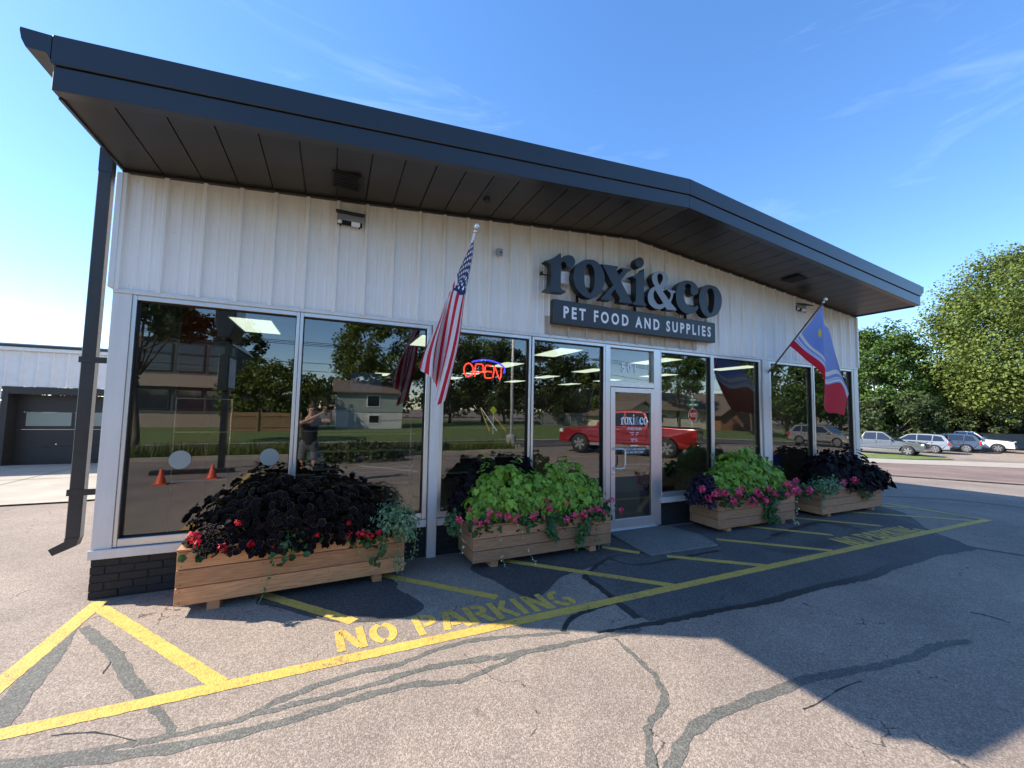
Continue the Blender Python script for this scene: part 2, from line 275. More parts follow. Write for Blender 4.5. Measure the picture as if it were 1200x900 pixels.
class MB:
    def __init__(s): s.v = []; s.f = []; s.m = []
    def add(s, vs, fs, mi=0):
        k = len(s.v); s.v += [tuple(map(float, q)) for q in vs]; s.f += [tuple(k + i for i in f) for f in fs]; s.m += [mi] * len(fs); return s
    def box(s, x0, x1, y0, y1, z0, z1, mi=0):
        return s.add([(x0, y0, z0), (x1, y0, z0), (x1, y1, z0), (x0, y1, z0), (x0, y0, z1), (x1, y0, z1), (x1, y1, z1), (x0, y1, z1)],
                     [(0, 3, 2, 1), (4, 5, 6, 7), (0, 1, 5, 4), (1, 2, 6, 5), (2, 3, 7, 6), (3, 0, 4, 7)], mi)
    def prism(s, poly, off, mi=0):
        n = len(poly); off = Vector(off); a = [Vector(q) for q in poly]
        return s.add(a + [q + off for q in a], [tuple(range(n - 1, -1, -1)), tuple(range(n, 2 * n))] + [(i, (i + 1) % n, n + (i + 1) % n, n + i) for i in range(n)], mi)
    def tube(s, pts, r, n=8, mi=0, cap=True):
        pts = [Vector(q) for q in pts]; rs = r if hasattr(r, '__len__') else [r] * len(pts); rings = []
        for i, q in enumerate(pts):
            d = (pts[min(i + 1, len(pts) - 1)] - pts[max(i - 1, 0)]).normalized()
            a = d.cross(Vector((0, 0, 1))) if abs(d.z) < .9 else d.cross(Vector((1, 0, 0))); a.normalize(); b = d.cross(a)
            rings.append([q + (a * math.cos(t) + b * math.sin(t)) * rs[i] for t in [2 * math.pi * j / n for j in range(n)]])
        vs = [v for g in rings for v in g]; fs = []
        for i in range(len(pts) - 1):
            for j in range(n): fs.append((i * n + j, i * n + (j + 1) % n, (i + 1) * n + (j + 1) % n, (i + 1) * n + j))
        if cap: fs += [tuple(range(n - 1, -1, -1)), tuple(range((len(pts) - 1) * n, len(pts) * n))]
        return s.add(vs, fs, mi)
    def lathe(s, prof, c=(0, 0, 0), n=20, axis='z', mi=0):
        vs = []; fs = []
        for (r, h) in prof:
            for j in range(n):
                t = 2 * math.pi * j / n; a, b = r * math.cos(t), r * math.sin(t)
                q = (a, b, h) if axis == 'z' else ((a, h, b) if axis == 'y' else (h, a, b)); vs.append((q[0] + c[0], q[1] + c[1], q[2] + c[2]))
        for i in range(len(prof) - 1):
            for j in range(n): fs.append((i * n + j, i * n + (j + 1) % n, (i + 1) * n + (j + 1) % n, (i + 1) * n + j))
        fs += [tuple(range(n - 1, -1, -1)), tuple(range((len(prof) - 1) * n, len(prof) * n))]
        return s.add(vs, fs, mi)
    def build(s, name, mats, parent=None, smooth=False, fix=True):
        og = ORG.get(parent, Vector((0, 0, 0))) if parent is not None else Vector((0, 0, 0))
        me = bpy.data.meshes.new(name); me.from_pydata([tuple(Vector(q) - og) for q in s.v], [], s.f)
        for mm in (mats if isinstance(mats, (list, tuple)) else [mats]): me.materials.append(mm)
        me.polygons.foreach_set('material_index', s.m)
        if fix:
            b = bmesh.new(); b.from_mesh(me); bmesh.ops.recalc_face_normals(b, faces=b.faces[:]); b.to_mesh(me); b.free()
        if smooth:
            me.polygons.foreach_set('use_smooth', [True] * len(me.polygons))
        me.update()
        return link(name, me, parent)
def np_mesh(name, V, F, mats, parent=None, mi=None, kind=None, smooth=False):
    V = np.asarray(V, np.float32); F = np.asarray(F, np.int32); k = F.shape[1]
    if parent is not None: V = V - np.array(ORG.get(parent, Vector((0, 0, 0))), np.float32)
    me = bpy.data.meshes.new(name); me.vertices.add(len(V)); me.vertices.foreach_set('co', V.ravel())
    me.loops.add(F.size); me.loops.foreach_set('vertex_index', F.ravel()); me.polygons.add(len(F))
    me.polygons.foreach_set('loop_start', np.arange(0, F.size, k, dtype=np.int32)); me.polygons.foreach_set('loop_total', np.full(len(F), k, np.int32))
    for mm in (mats if isinstance(mats, (list, tuple)) else [mats]): me.materials.append(mm)
    if mi is not None: me.polygons.foreach_set('material_index', np.asarray(mi, np.int32))
    if smooth: me.polygons.foreach_set('use_smooth', np.ones(len(F), bool))
    me.update(calc_edges=True); me.validate()
    o = link(name, me, parent)
    if kind: o['kind'] = kind
    return o
def curve_pts(pts, sub=6, closed=False):
    P = [Vector(q) for q in pts]; n = len(P); o = []
    rngi = range(n if closed else n - 1)
    for i in rngi:
        p0 = P[(i - 1) % n] if closed or i > 0 else P[0]; p1 = P[i]; p2 = P[(i + 1) % n]; p3 = P[(i + 2) % n] if closed or i + 2 < n else P[-1]
        for j in range(sub):
            t = j / sub; o.append(.5 * ((2 * p1) + (p2 - p0) * t + (2 * p0 - 5 * p1 + 4 * p2 - p3) * t * t + (3 * p1 - p0 - 3 * p2 + p3) * t ** 3))
    if not closed: o.append(P[-1])
    return o
def lowz(dz): return dz * .11 if dz < .026 else dz
def sheet_poly(name, pts, mat, dz, kind='structure', jag=0., step=.35):
    dz = lowz(dz)
    """flat sheet following the terrain from a ground outline"""
    P = [Vector((q[0], q[1], 0)) for q in pts]; out_ = []
    for i in range(len(P)):
        a, b = P[i], P[(i + 1) % len(P)]; k = max(1, int((b - a).length / step))
        for j in range(k):
            q = a.lerp(b, j / k)
            if jag: q += Vector((random.uniform(-jag, jag), random.uniform(-jag, jag), 0))
            out_.append(q)
    bm = bmesh.new(); vs = [bm.verts.new((q.x, q.y, 0)) for q in out_]; f = bm.faces.new(vs)
    bmesh.ops.triangulate(bm, faces=[f])
    for _ in range(2):
        lg = [e for e in bm.edges if e.calc_length() > 1.6 and e.calc_length() < 200]
        if lg: bmesh.ops.subdivide_edges(bm, edges=lg, cuts=3); bmesh.ops.triangulate(bm, faces=bm.faces[:])
    for v in bm.verts: v.co.z = float(terrain(v.co.x, v.co.y)) + dz
    bmesh.ops.recalc_face_normals(bm, faces=bm.faces[:])
    for f in bm.faces:
        if f.normal.z < 0: f.normal_flip()
    me = bpy.data.meshes.new(name); bm.to_mesh(me); bm.free(); me.materials.append(mat)
    o = link(name, me); tag(o, kind=kind); return o
def ribbon_verts(pts, wd, dz, jag=0.):
    dz = lowz(dz)
    P = [Vector((q[0], q[1], 0)) for q in pts]; ws = wd if hasattr(wd, '__len__') else [wd] * len(P); V = []; F = []
    for i, q in enumerate(P):
        d = (P[min(i + 1, len(P) - 1)] - P[max(i - 1, 0)]).normalized(); nrm = Vector((-d.y, d.x, 0))
        for sgn in (1, -1):
            h = q + nrm * sgn * (ws[i] / 2 + (random.uniform(-jag, jag) if jag else 0)); V.append((h.x, h.y, float(terrain(h.x, h.y)) + dz))
        if i: F.append((2 * i - 2, 2 * i - 1, 2 * i + 1, 2 * i))
    return V, F
def resample(pts, step):
    P = [Vector((q[0], q[1], 0)) for q in pts]; o = [P[0]]
    for a, b in zip(P, P[1:]):
        k = max(1, int((b - a).length / step))
        for j in range(1, k + 1): o.append(a.lerp(b, j / k))
    return o
def ribbon(name, pts, wd, mat, dz, jag=0., step=.12, smooth=False):
    P = curve_pts([(q[0], q[1], 0) for q in pts], 5) if smooth else pts
    P = resample(P, step)
    if hasattr(wd, '__len__'):
        wd = list(np.interp(np.linspace(0, 1, len(P)), np.linspace(0, 1, len(wd)), wd))
    V, F = ribbon_verts(P, wd, dz, jag); b = MB(); b.add(V, F)
    o = b.build(name, mat); tag(o, kind='structure')
    for f in o.data.polygons:
        if f.normal.z < 0: o.data.flip_normals(); break
    return o
def text_mesh(body, size, bold=0., sx=1., spacing=1.):
    c = bpy.data.curves.new('text', 'FONT'); c.body = body; c.size = size; c.offset = bold; c.align_x = 'LEFT'; c.space_character = spacing; c.resolution_u = 3
    o = bpy.data.objects.new('text', c); COL.objects.link(o); bpy.context.view_layer.update()
    me = bpy.data.meshes.new_from_object(o.evaluated_get(bpy.context.evaluated_depsgraph_get())); bpy.data.objects.remove(o); bpy.data.curves.remove(c)
    V = np.array([v.co[:] for v in me.vertices]); F = [tuple(p.vertices) for p in me.polygons]; bpy.data.meshes.remove(me)
    V[:, 0] *= sx; return V, F
def wall_text(name, body, x0, x1, zb, zt, y, mat, parent, bold=.0, spacing=1., depth=0.):
    V, F = text_mesh(body, 1., bold, 1., spacing); lo, hi = V.min(0), V.max(0)
    b = MB(); X = x0 + (V[:, 0] - lo[0]) / (hi[0] - lo[0]) * (x1 - x0); Z = zb + (V[:, 1] - lo[1]) / (hi[1] - lo[1]) * (zt - zb)
    b.add(np.stack([X, np.full(len(V), y), Z], 1), F)
    if depth:
        b.add(np.stack([X, np.full(len(V), y + depth), Z], 1), F)
    return b.build(name, mat, parent, fix=False)

# ------------------------------------------------------------ ground, street, markings
def axis(lo, hi, a, b, st, g=1.5):
    c = list(np.arange(a, b + .001, st)); s = st; x = a
    while x > lo: s *= g; x -= s; c.insert(0, x)
    s = st; x = b
    while x < hi: s *= g; x += s; c.append(x)
    return np.array(c)
gx, gy = axis(-900, 1200, -16, 72, 1.), axis(-900, 1200, -46, 44, 1.)
GX, GY = np.meshgrid(gx, gy); GZ = terrain(GX, GY); nx, ny = len(gx), len(gy)
idx = np.arange(nx * ny).reshape(ny, nx)
Fg = np.stack([idx[:-1, :-1], idx[:-1, 1:], idx[1:, 1:], idx[1:, :-1]], -1).reshape(-1, 4)
tag(np_mesh('ground', np.stack([GX, GY, GZ], -1).reshape(-1, 3), Fg, M['asphalt'], kind='structure', smooth=True))
# bands behind the camera (seen in the window panes): planting strip, street, footway, lawn
def band(name, x0, x1, y0, y1, mat, dz):
    return sheet_poly(name, [(x0, y0), (x1, y0), (x1, y1), (x0, y1)], mat, dz, step=2.)
band('planting_strip', -60, 10.2, -14.2, -11.6, M['drygrass'], .034)
band('street', -120, 140, -19.2, -14.3, M['street'], .030)
band('footway', -120, 140, -20.2, -19.2, M['paleconcrete'], .05)
band('lawn', -120, 140, -70, -20.2, M['grass'], .03)
for i in (0, 1):
    k = MB(); V, F = ribbon_verts(resample([(-60, -11.6 if i else -14.25), (10.2 if i else 11, -11.6 if i else -14.25)], 1.), .16, .13); k.add(V, F)
    for q in range(0, len(V) - 2, 2):
        for s_ in (0, 1):
            a, b_ = V[q + s_], V[q + 2 + s_]; k.add([a, b_, (b_[0], b_[1], b_[2] - .25), (a[0], a[1], a[2] - .25)], [(0, 1, 2, 3)])
    tag(k.build('kerb', M['paleconcrete']), kind='structure')
# right-hand side: grass verge, footway, reddish street
RS = lambda u, v: at(u, v)[:2]
P_ = [RS(985, 541), RS(1200, 549), RS(1330, 555)]
far = [RS(985, 536), RS(1200, 543.5), RS(1330, 548)]
sheet_poly('street', [RS(980, 556), RS(1030, 557), RS(1200, 569), RS(1330, 580), RS(1330, 555), RS(1200, 549), RS(985, 541)], M['redstreet'], .030, step=2)
ribbon('kerb', [RS(990, 554), RS(1035, 556.5), RS(1200, 568.5), RS(1320, 578)], .16, M['paleconcrete'], .045, step=.8)
ribbon('kerb', [RS(985, 541.5), RS(1200, 549.7), RS(1320, 555)], .2, M['paleconcrete'], .05, step=1)
sheet_poly('footway', P_ + far[::-1], M['paleconcrete'], .034, step=2)
sheet_poly('grass_verge', [RS(985, 536.5), RS(1120, 539), RS(1080, 533.5), RS(985, 531.5)], M['grass'], .045, step=2)
sheet_poly('apron', [(-30, 4.5), (-2.2, 4.7), (-.25, 5.2), (-.25, 10.4), (-30, 10.4)], M['paleconcrete'], .028, step=2)
for xx in (-7.5, -4.2): ribbon('apron_joint', [(xx, 4.7), (xx, 10.3)], .02, M['sealer'], .034)
ribbon('apron_joint', [(-30, 7.6), (-.4, 7.6)], .025, M['sealer'], .036)
# newer asphalt patch, damp stains, sealer
G2 = lambda u, v: at(u, v, 0)[:2]
sheet_poly('asphalt_patch', [G2(684, 674), G2(700, 655), G2(716, 640), (5.5, -.06), (12.1, -.06), G2(1060, 600), G2(1095, 626), G2(1141, 641), G2(1096, 648), G2(1071, 656), G2(1040, 665), G2(1019, 674), G2(958, 687), G2(900, 704), G2(817, 719), G2(762, 727), G2(735, 715)], M['newasphalt'], .009, jag=.012)
def stain(pts): 
    P = curve_pts([(*G2(*q), 0) for q in pts], 6, True); sheet_poly('damp_stain', P, M['stain'], .009, jag=.004, step=.1)
stain([(300, 706), (330, 688), (440, 672), (465, 682), (466, 690), (485, 700), (497, 711), (480, 722), (430, 729), (380, 727), (325, 712)])
stain([(552, 664), (580, 681), (605, 695), (625, 702), (640, 694), (655, 678), (672, 671), (700, 662), (715, 652), (716, 640), (600, 640)])
stain([(905, 628), (880, 637), (930, 650), (975, 640), (1010, 622), (960, 608)])
def crack(pts, wd, mat='sealer', dz=.013, jag=.011):
    wd = [x * .84 for x in wd] if hasattr(wd, '__len__') else wd * .84
    ribbon('crack_sealer', [G2(*q) for q in pts], wd, M[mat], dz, jag, step=.04, smooth=True)
crack([(-60, 905), (43, 888), (100, 882), (150, 872), (200, 862), (283, 842), (333, 818), (400, 793), (467, 778), (523, 757), (583, 747), (667, 741)], [.05, .05, .06, .055, .03])
crack([(300, 837), (350, 824), (433, 803), (483, 787), (537, 776), (600, 767), (683, 750), (752, 737)], [.05, .06, .07, .06, .06], dz=.0165)
crack([(700, 741), (762, 731), (817, 720), (860, 712), (905, 704)], [.03, .07, .09, .08, .10], 'sealer_dark', .0176)
crack([(684, 676), (712, 655), (745, 648), (800, 644)], [.05, .04, .03], 'sealer_dark', .0172)
crack([(900, 705), (958, 688), (1019, 675), (1040, 666), (1071, 657), (1096, 649), (1141, 642)], [.10, .13, .12], 'sealer_dark', .019)
crack([(-60, 912), (33, 895), (117, 888), (200, 876), (283, 858), (350, 840), (417, 818), (483, 802), (537, 797), (577, 782), (607, 768)], [.09, .085, .08, .06, .04], dz=.0125)
crack([(721, 748), (742, 767), (767, 792), (779, 817), (773, 833), (760, 854), (765, 905)], [.035, .05, .05, .06])
crack([(782, 905), (808, 858), (842, 835), (887, 817), (933, 800), (983, 787), (1042, 777), (1075, 767), (1092, 757), (1137, 750)], [.07, .09, .09, .08, .07, .08, .07])
crack([(-40, 890), (0, 842), (27, 808), (57, 772), (80, 740), (100, 722), (112, 712)], [.16, .17, .15, .10, .05], dz=.0145)
crack([(98, 735), (133, 765), (150, 792), (167, 815), (187, 835), (203, 858)], [.07, .10, .09, .09, .03], dz=.0155)
crack([(685, 676), (705, 690), (730, 710), (748, 724)], .09, 'sealer_dark', .0145)
crack([(660, 740), (672, 722), (700, 712), (722, 704)], .06, 'sealer_dark', .0125)
crack([(1022, 596), (1058, 607), (1091, 623), (1116, 632), (1141, 641), (1230, 655)], [.07, .09, .1, .09, .1], 'sealer_dark', .0185)
crack([(1030, 579), (1080, 580), (1136, 584), (1200, 592)], .12, 'sealer_dark')
crack([(716, 655), (745, 662), (790, 655), (842, 645)], .06, 'sealer_dark', .0135)
crack([(842, 640), (822, 628), (790, 619), (777, 618)], .05, 'sealer_dark', .0135)
crack([(905, 628), (960, 612), (1000, 618)], .10, 'sealer_dark', .0105)
crack([(1137, 717), (1158, 721), (1184, 729)], .03, 'sealer_dark'); crack([(941, 830), (960, 822), (985, 806), (1010, 797)], .008, 'sealer_dark', jag=.003)
crack([(60, 862), (110, 858), (160, 868)], .012, 'sealer_dark', jag=.004); crack([(120, 790), (132, 770), (128, 750)], .010, 'sealer_dark', jag=.004)
# step slab at the door
b = MB(); b.prism([(5.5, -.97, 0), (6.63, -1.0, 0), (6.78, -.6, 0), (6.66, -.03, 0), (5.58, -.03, 0)], (0, 0, .022))
o = b.build('door_slab', M['slab']); tag(o, kind='structure'); set_bevel(o, .008)
# painted lines
def line(a, b_, wd=.10, nm='yellow_line', dz=.020): ribbon(nm, [a, b_], wd, M['paint'], dz, .004, step=.03)
line((-2.6, -1.745), (12.50, -1.70), .105, dz=.024)
line((.115, -.05), (.10, -2.6), .12, dz=.0225)
for a, b_ in (((.17, -.20), (1.33, -1.70)), ((1.20, -.22), (2.13, -1.23)), ((2.36, -.28), (3.37, -1.27)), ((3.72, -.38), (5.14, -1.70)), ((5.15, -.47), (5.46, -.82)), ((5.70, -1.03), (6.58, -1.70)),
              ((6.86, -.78), (7.92, -1.67)), ((7.7, -.30), (8.70, -1.26)), ((9.03, -.26), (10.05, -1.25)), ((10.5, -.36), (12.10, -1.63)), ((11.75, -.2), (12.30, -.7))):
    line(a, b_, .095)
line((12.39, -.27), (12.46, -1.68), .10, dz=.0225)
ribbon('white_line', [atm(730, 544.5)[:2], atm(850, 543)[:2]], .1, M['whitepaint'], .02)
ribbon('white_line', [atm(575, 541)[:2], atm(617, 547)[:2]], .1, M['whitepaint'], .02)
ribbon('yellow_line', [atm(275, 572)[:2], atm(303, 546)[:2]], .11, M['paint'], .02)
ribbon('white_line', [atm(420, 546)[:2], atm(490, 553)[:2]], .1, M['whitepaint'], .02)
# stencilled letters
def arc(cx, cy, rx, ry, a0, a1, n=7): return [(cx + rx * math.cos(R(a0 + (a1 - a0) * i / n)), cy + ry * math.sin(R(a0 + (a1 - a0) * i / n))) for i in range(n + 1)]
ST = {'N': [[(.1, 0), (.1, 1)], [(.16, .93), (.50, .07)], [(.56, 0), (.56, 1)]],
      'O': [arc(.33, .5, .23, .41, 100, 260), arc(.33, .5, .23, .41, -80, 80)],
      'P': [[(.1, 0), (.1, 1)], [(.24, .91), (.36, .91), (.48, .86), (.53, .72), (.49, .56), (.38, .49), (.24, .48)]],
      'A': [[(.06, 0), (.27, .98)], [(.62, 0), (.37, .98)], [(.22, .27), (.46, .27)]],
      'R': [[(.1, 0), (.1, 1)], [(.24, .91), (.38, .91), (.50, .85), (.53, .72), (.48, .58), (.36, .52), (.24, .51)], [(.36, .44), (.56, 0)]],
      'K': [[(.1, 0), (.1, 1)], [(.22, .45), (.54, 1)], [(.31, .50), (.57, 0)]],
      'I': [[(.12, 0), (.12, 1)]],
      'G': [arc(.34, .5, .24, .41, 70, 180), arc(.34, .5, .24, .41, 192, 285), [(.46, .10), (.54, .16), (.55, .42), (.38, .42)]]}
def stencil(A, B, C_, word_x, sw, nm='painted_lettering'):
    """A: baseline start, B: baseline end, C_: top over the start; both on the ground"""
    A, B, C_ = Vector(A), Vector(B), Vector(C_); bm = MB(); ex = (B - A); ey = (C_ - A)
    for ch, x, wd in word_x:
        for st in ST[ch]:
            P = [A + ex * (x + p[0] / .66 * wd) + ey * p[1] for p in st]; V, F = ribbon_verts(resample(P, .03), sw, .0225, .002); bm.add(V, F)
    o = bm.build(nm, M['paint']); tag(o, kind='structure')
wx = [('N', 0.0, .105), ('O', .115, .105), ('P', .285, .10), ('A', .385, .11), ('R', .50, .105), ('K', .61, .105), ('I', .72, .10), ('N', .775, .105), ('G', .890, .11)]
stencil((2.0, -1.63), (4.03, -1.65), (1.98, -1.33), wx, .058)
stencil((8.42, -1.69), (10.42, -1.70), (8.42, -1.34), wx, .062)

# ------------------------------------------------------------ the shop building
W = 12.19; EZ = 3.92; PZ = 4.468; HX = W / 2
def roofz(x): return PZ - (PZ - EZ) * abs(x - HX) / HX
shop = thing('shop_building', 'low white metal pet shop with black gable overhang, long windows and glass door', 'building', (0, 0, 0))
YB = 17.0; HDR = 2.783
# corrugated front, each rib-to-rib sheet its own panel
n_p = 40; pw = W / n_p
for i in range(n_p):
    x0 = i * pw; x1 = x0 + pw; pb = MB(); lift = .030; z0 = HDR
    prof = [(x0, 0), (x0 + .012, -lift), (x0 + .040, -lift), (x0 + .054, 0), (x0 + .135, 0), (x0 + .142, -.006), (x0 + .156, -.006), (x0 + .163, 0), (x0 + .225, 0), (x0 + .232, -.006), (x0 + .246, -.006), (x0 + .253, 0), (x1, 0)]
    V = []; F = []
    for j, (x, y) in enumerate(prof):
        V += [(x, y, z0), (x, y, roofz(x) + .03)]
        if j: F.append((2 * j - 2, 2 * j, 2 * j + 1, 2 * j - 1))
    pb.add(V, F)
    for zz in (z0 + .05, roofz(x0) - .08, z0 + .62):            # fasteners
        pb.lathe([(.008, 0), (.007, -.006), (.001, -.009)], (x0 + .10, 0, zz), 6, 'y')
    pb.build('wall_panel', M['wall'], shop, fix=False)
# brick base
mb = MB(); mb.box(.012, 5.54, .006, .12, -.2, .352); mb.box(6.63, W - .012, .006, .12, -.2, .352); mb.build('base_core', M['mortar'], shop)
def brick_mesh(L_):
    b = MB(); b.box(.0025, L_ - .0025, 0, .09, .0025, .0682); o = b.build('brick', M['brick']); set_bevel(o, .004, 1); return o
bk = brick_mesh(.205); bh = brick_mesh(.1); me_full, me_half = bk.data, bh.data; bpy.data.objects.remove(bk); bpy.data.objects.remove(bh)
nb = 0
for r_ in range(5):
    x = .0 - (.1 if r_ % 2 else 0)
    while x < W - .02:
        if not (5.42 < x < 6.63) and x > -.05:
            full = x + .205 <= W + .01 and not (5.34 < x < 5.5)
            o = link('brick', me_full if full else me_half, shop, (x, random.uniform(-.002, .002), r_ * .0706 + .001)); nb += 1
            m_ = o.modifiers.new('bevel', 'BEVEL'); m_.width = .004; m_.segments = 1
        elif x < -.05 and r_ % 2: link('brick', me_half, shop, (0, 0, r_ * .0706 + .001)); nb += 1
        x += .205
# sill flashing, header, frames
def part(name, x0, x1, y0, y1, z0, z1, mat, bev=.003, parent=shop):
    b = MB(); b.box(x0, x1, y0, y1, z0, z1); o = b.build(name, mat, parent)
    if bev: set_bevel(o, bev, 1)
    return o
for a, c in ((-.012, 2.958), (3.085, 5.56), (6.60, 9.03), (9.27, W + .012)): part('sill_flashing', a, c, -.035, .11, .354, .434, M['whitealu'])
part('header_flashing', 0, W, -.022, .02, HDR - .03, HDR + .012, M['whitealu'])
part('corner_cover', .0, .140, -.012, .12, .434, HDR - .031, M['whitealu'])
part('corner_cover', 12.04, W, -.012, .12, .434, HDR - .031, M['whitealu'])
part('pilaster', 2.966, 3.078, -.055, .08, -.05, HDR - .031, M['whitealu'], .004)
part('pilaster', 9.06, 9.25, -.030, .08, .434, HDR - .031, M['whitealu'], .004)
WIN = [(.172, 1.500), (1.566, 2.905), (3.131, 4.290), (4.368, 5.520), (6.640, 7.745), (7.820, 8.988), (9.318, 10.565), (10.655, 11.985)]
GB, GT = .509, 2.708; GY = .05
def frame(x0, x1, z0, z1, l_, r_, bt=.07, tp=.045):
    """frame round one pane: its own mesh with a sunk gasket"""
    b = MB(); y0, y1 = -.004, .10
    b.box(x0 - l_, x0, y0, y1, z0 - bt, z1 + tp); b.box(x1, x1 + r_, y0, y1, z0 - bt, z1 + tp)
    b.box(x0, x1, y0 + .002, y1, z0 - bt, z0); b.box(x0, x1, y0 + .002, y1, z1, z1 + tp)
    o = b.build('window_frame', M['aluminium'], shop); set_bevel(o, .004, 1)
    g = MB(); t = .008
    for (a, c, d, e) in ((x0, x0 + t, z0, z1), (x1 - t, x1, z0, z1), (x0 + t, x1 - t, z0, z0 + t), (x0 + t, x1 - t, z1 - t, z1)): g.box(a, c, .012, .06, d, e)
    g.build('gasket', M['gasket'], o); return o
for i, (a, c) in enumerate(WIN):
    l_ = .031; r_ = .031
    if i == 2: l_ = .05
    if i == 4: l_ = .02
    if i in (3,): r_ = .03
    if i in (1, 5): r_ = .055
    if i == 6: l_ = .06
    if i in (5, 7): l_ = .04
    if i in (4,): r_ = .034
    if i == 7: r_ = .05
    fr = frame(a, c, GB, GT, l_, r_)
    g = MB(); g.box(a + .004, c - .004, GY, GY + .006, GB + .004, GT - .004); g.build('window_pane', M['pane'], fr)
# door bay
for a, c in ((5.552, 5.640), (6.482, 6.612)): part('door_jamb', a, c, -.008, .11, .024, GT + .04, M['aluminium'])
part('door_header', 5.6405, 6.4815, -.006, .10, 2.125, 2.205, M['aluminium']); part('door_header', 5.6405, 6.4815, -.006, .10, GT, GT + .04, M['aluminium'])
tr = part('transom_frame', 5.6405, 6.4815, .005, .09, 2.206, 2.212, M['aluminium'], 0)
g = MB(); g.box(5.642, 6.48, GY, GY + .006, 2.213, GT - .001); g.build('transom_pane', M['pane'], tr)
dr = MB(); D0, D1 = 5.645, 6.477; dg = (5.725, 6.415, .175, 2.040)
dr.box(D0, dg[0], -.016, .03, .035, 2.115); dr.box(dg[1], D1, -.016, .03, .035, 2.115); dr.box(dg[0], dg[1], -.014, .03, .035, dg[2]); dr.box(dg[0], dg[1], -.014, .03, dg[3], 2.115)
door = dr.build('door', M['aluminium'], shop); set_bevel(door, .004, 1)
g = MB(); g.box(dg[0] + .001, dg[1] - .001, .006, .012, dg[2] + .001, dg[3] - .001); g.build('door_pane', M['pane'], door)
h = MB(); h.tube(curve_pts([(5.685, -.016, 1.205), (5.70, -.075, 1.205), (5.80, -.085, 1.205), (5.845, -.085, 1.17), (5.848, -.085, 1.06), (5.845, -.085, .96), (5.80, -.085, .922), (5.70, -.075, .922), (5.685, -.016, .922)], 4), .013, 8); h.build('door_handle', M['aluminium'], door, True)
h = MB(); h.lathe([(.018, 0), (.018, -.008), (.008, -.010)], (5.685, -.016, .845), 12, 'y'); h.build('door_lock', M['chrome'], door)
part('threshold', 5.62, 6.50, -.05, .10, .0225, .034, M['aluminium'])
# decals on the glass
wall_text('house_number', '501', 5.885, 6.165, 2.352, 2.505, GY - .004, M['white'], shop, .045, 1.5)
# soffit
SY = -1.009
for i in range(n_p):
    x0 = i * pw; x1 = x0 + pw; b = MB(); z = lambda x: roofz(x) - .001
    b.add([(x0 + .006, .0, z(x0)), (x1 - .006, .0, z(x1)), (x1 - .006, SY + .02, z(x1)), (x0 + .006, SY + .02, z(x0)), (x0 + .006, .0, z(x0) + .02), (x1 - .006, 0, z(x1) + .02), (x1 - .006, SY + .02, z(x1) + .02), (x0 + .006, SY + .02, z(x0) + .02)],
          [(0, 1, 2, 3), (4, 5, 6, 7), (0, 3, 7, 4), (1, 2, 6, 5), (0, 1, 5, 4), (2, 3, 7, 6)])
    b.build('soffit_panel', M['soffit'], shop)
b = MB(); b.prism([(0, 0, EZ + .022), (HX, 0, PZ + .022), (W, 0, EZ + .022), (W, 0, EZ + .045), (HX, 0, PZ + .045), (0, 0, EZ + .045)], (0, SY + .03, 0)); b.build('soffit_backing', M['gasket'], shop)
def raked(name, x0, x1, y0, y1, o0, o1, mat, dyt=0.):
    b = MB(); Q = []
    for x in (x0, x1):
        zz = roofz(x); Q += [(x, y0, zz + o0), (x, y1, zz + o0), (x, y1, zz + o1), (x, y0 + dyt, zz + o1)]
    b.add(Q, [(0, 1, 2, 3), (7, 6, 5, 4), (0, 4, 5, 1), (1, 5, 6, 2), (2, 6, 7, 3), (3, 7, 4, 0)]); o = b.build(name, mat, shop); set_bevel(o, .004, 1); return o
for a, c in ((0, HX - .001), (HX + .001, W)):
    raked('fascia_lower', a, c, SY - .062, SY + .022, -.008, .166, M['fascia'])
    raked('fascia_upper', a - (.012 if a == 0 else 0), c + (.012 if c == W else 0), SY - .078, SY - .02, .172, .385, M['fascia'])
    raked('wall_trim', a, c, -.035, -.001, -.030, -.002, M['soffit'])
for k_, s_ in ((0, 1), (W, -1)):          # end returns of the overhang
    part('overhang_end', min(k_, k_ + s_ * .02), max(k_, k_ + s_ * .02), SY + .0225, .0, EZ + .022 - .04, EZ + .17, M['fascia'], 0)
# roof sheets and hidden walls
b = MB(); b.prism([(-.02, 0, EZ + .19), (HX, 0, PZ + .20), (W + .02, 0, EZ + .19), (W + .02, 0, EZ + .33), (HX, 0, PZ + .36), (-.02, 0, EZ + .33)], (0, YB, 0)); o = b.build('roof', M['fascia'], shop); o.location = (0, 0, 0)
for v in o.data.vertices:
    if v.co.y < .1: v.co.y = SY - .02
def ribbed(name, p0, p1, z0, z1, mat, parent, pitch=.305, out_=(0, -1), lift=.03):
    b = MB(); p0, p1 = Vector((*p0, 0)), Vector((*p1, 0)); d = (p1 - p0); Ln = d.length; d.normalize(); o_ = Vector((*out_, 0)); V = []; F = []; xs = []
    x = 0
    while x < Ln: xs += [(x, 0), (x + .012, lift), (x + .04, lift), (x + .054, 0)]; x += pitch
    xs.append((Ln, 0))
    for j, (t, l_) in enumerate(xs):
        q = p0 + d * min(t, Ln) + o_ * l_; V += [(q.x, q.y, z0), (q.x, q.y, z1)]
        if j: F.append((2 * j - 2, 2 * j, 2 * j + 1, 2 * j - 1))
    b.add(V, F); return b.build(name, mat, parent, fix=False)
ribbed('side_wall', (0, YB), (0, .06), .35, EZ + .02, M['wallplain'], shop, out_=(-1, 0)); ribbed('side_wall', (W, .06), (W, YB), .35, EZ + .02, M['wallplain'], shop, out_=(1, 0))
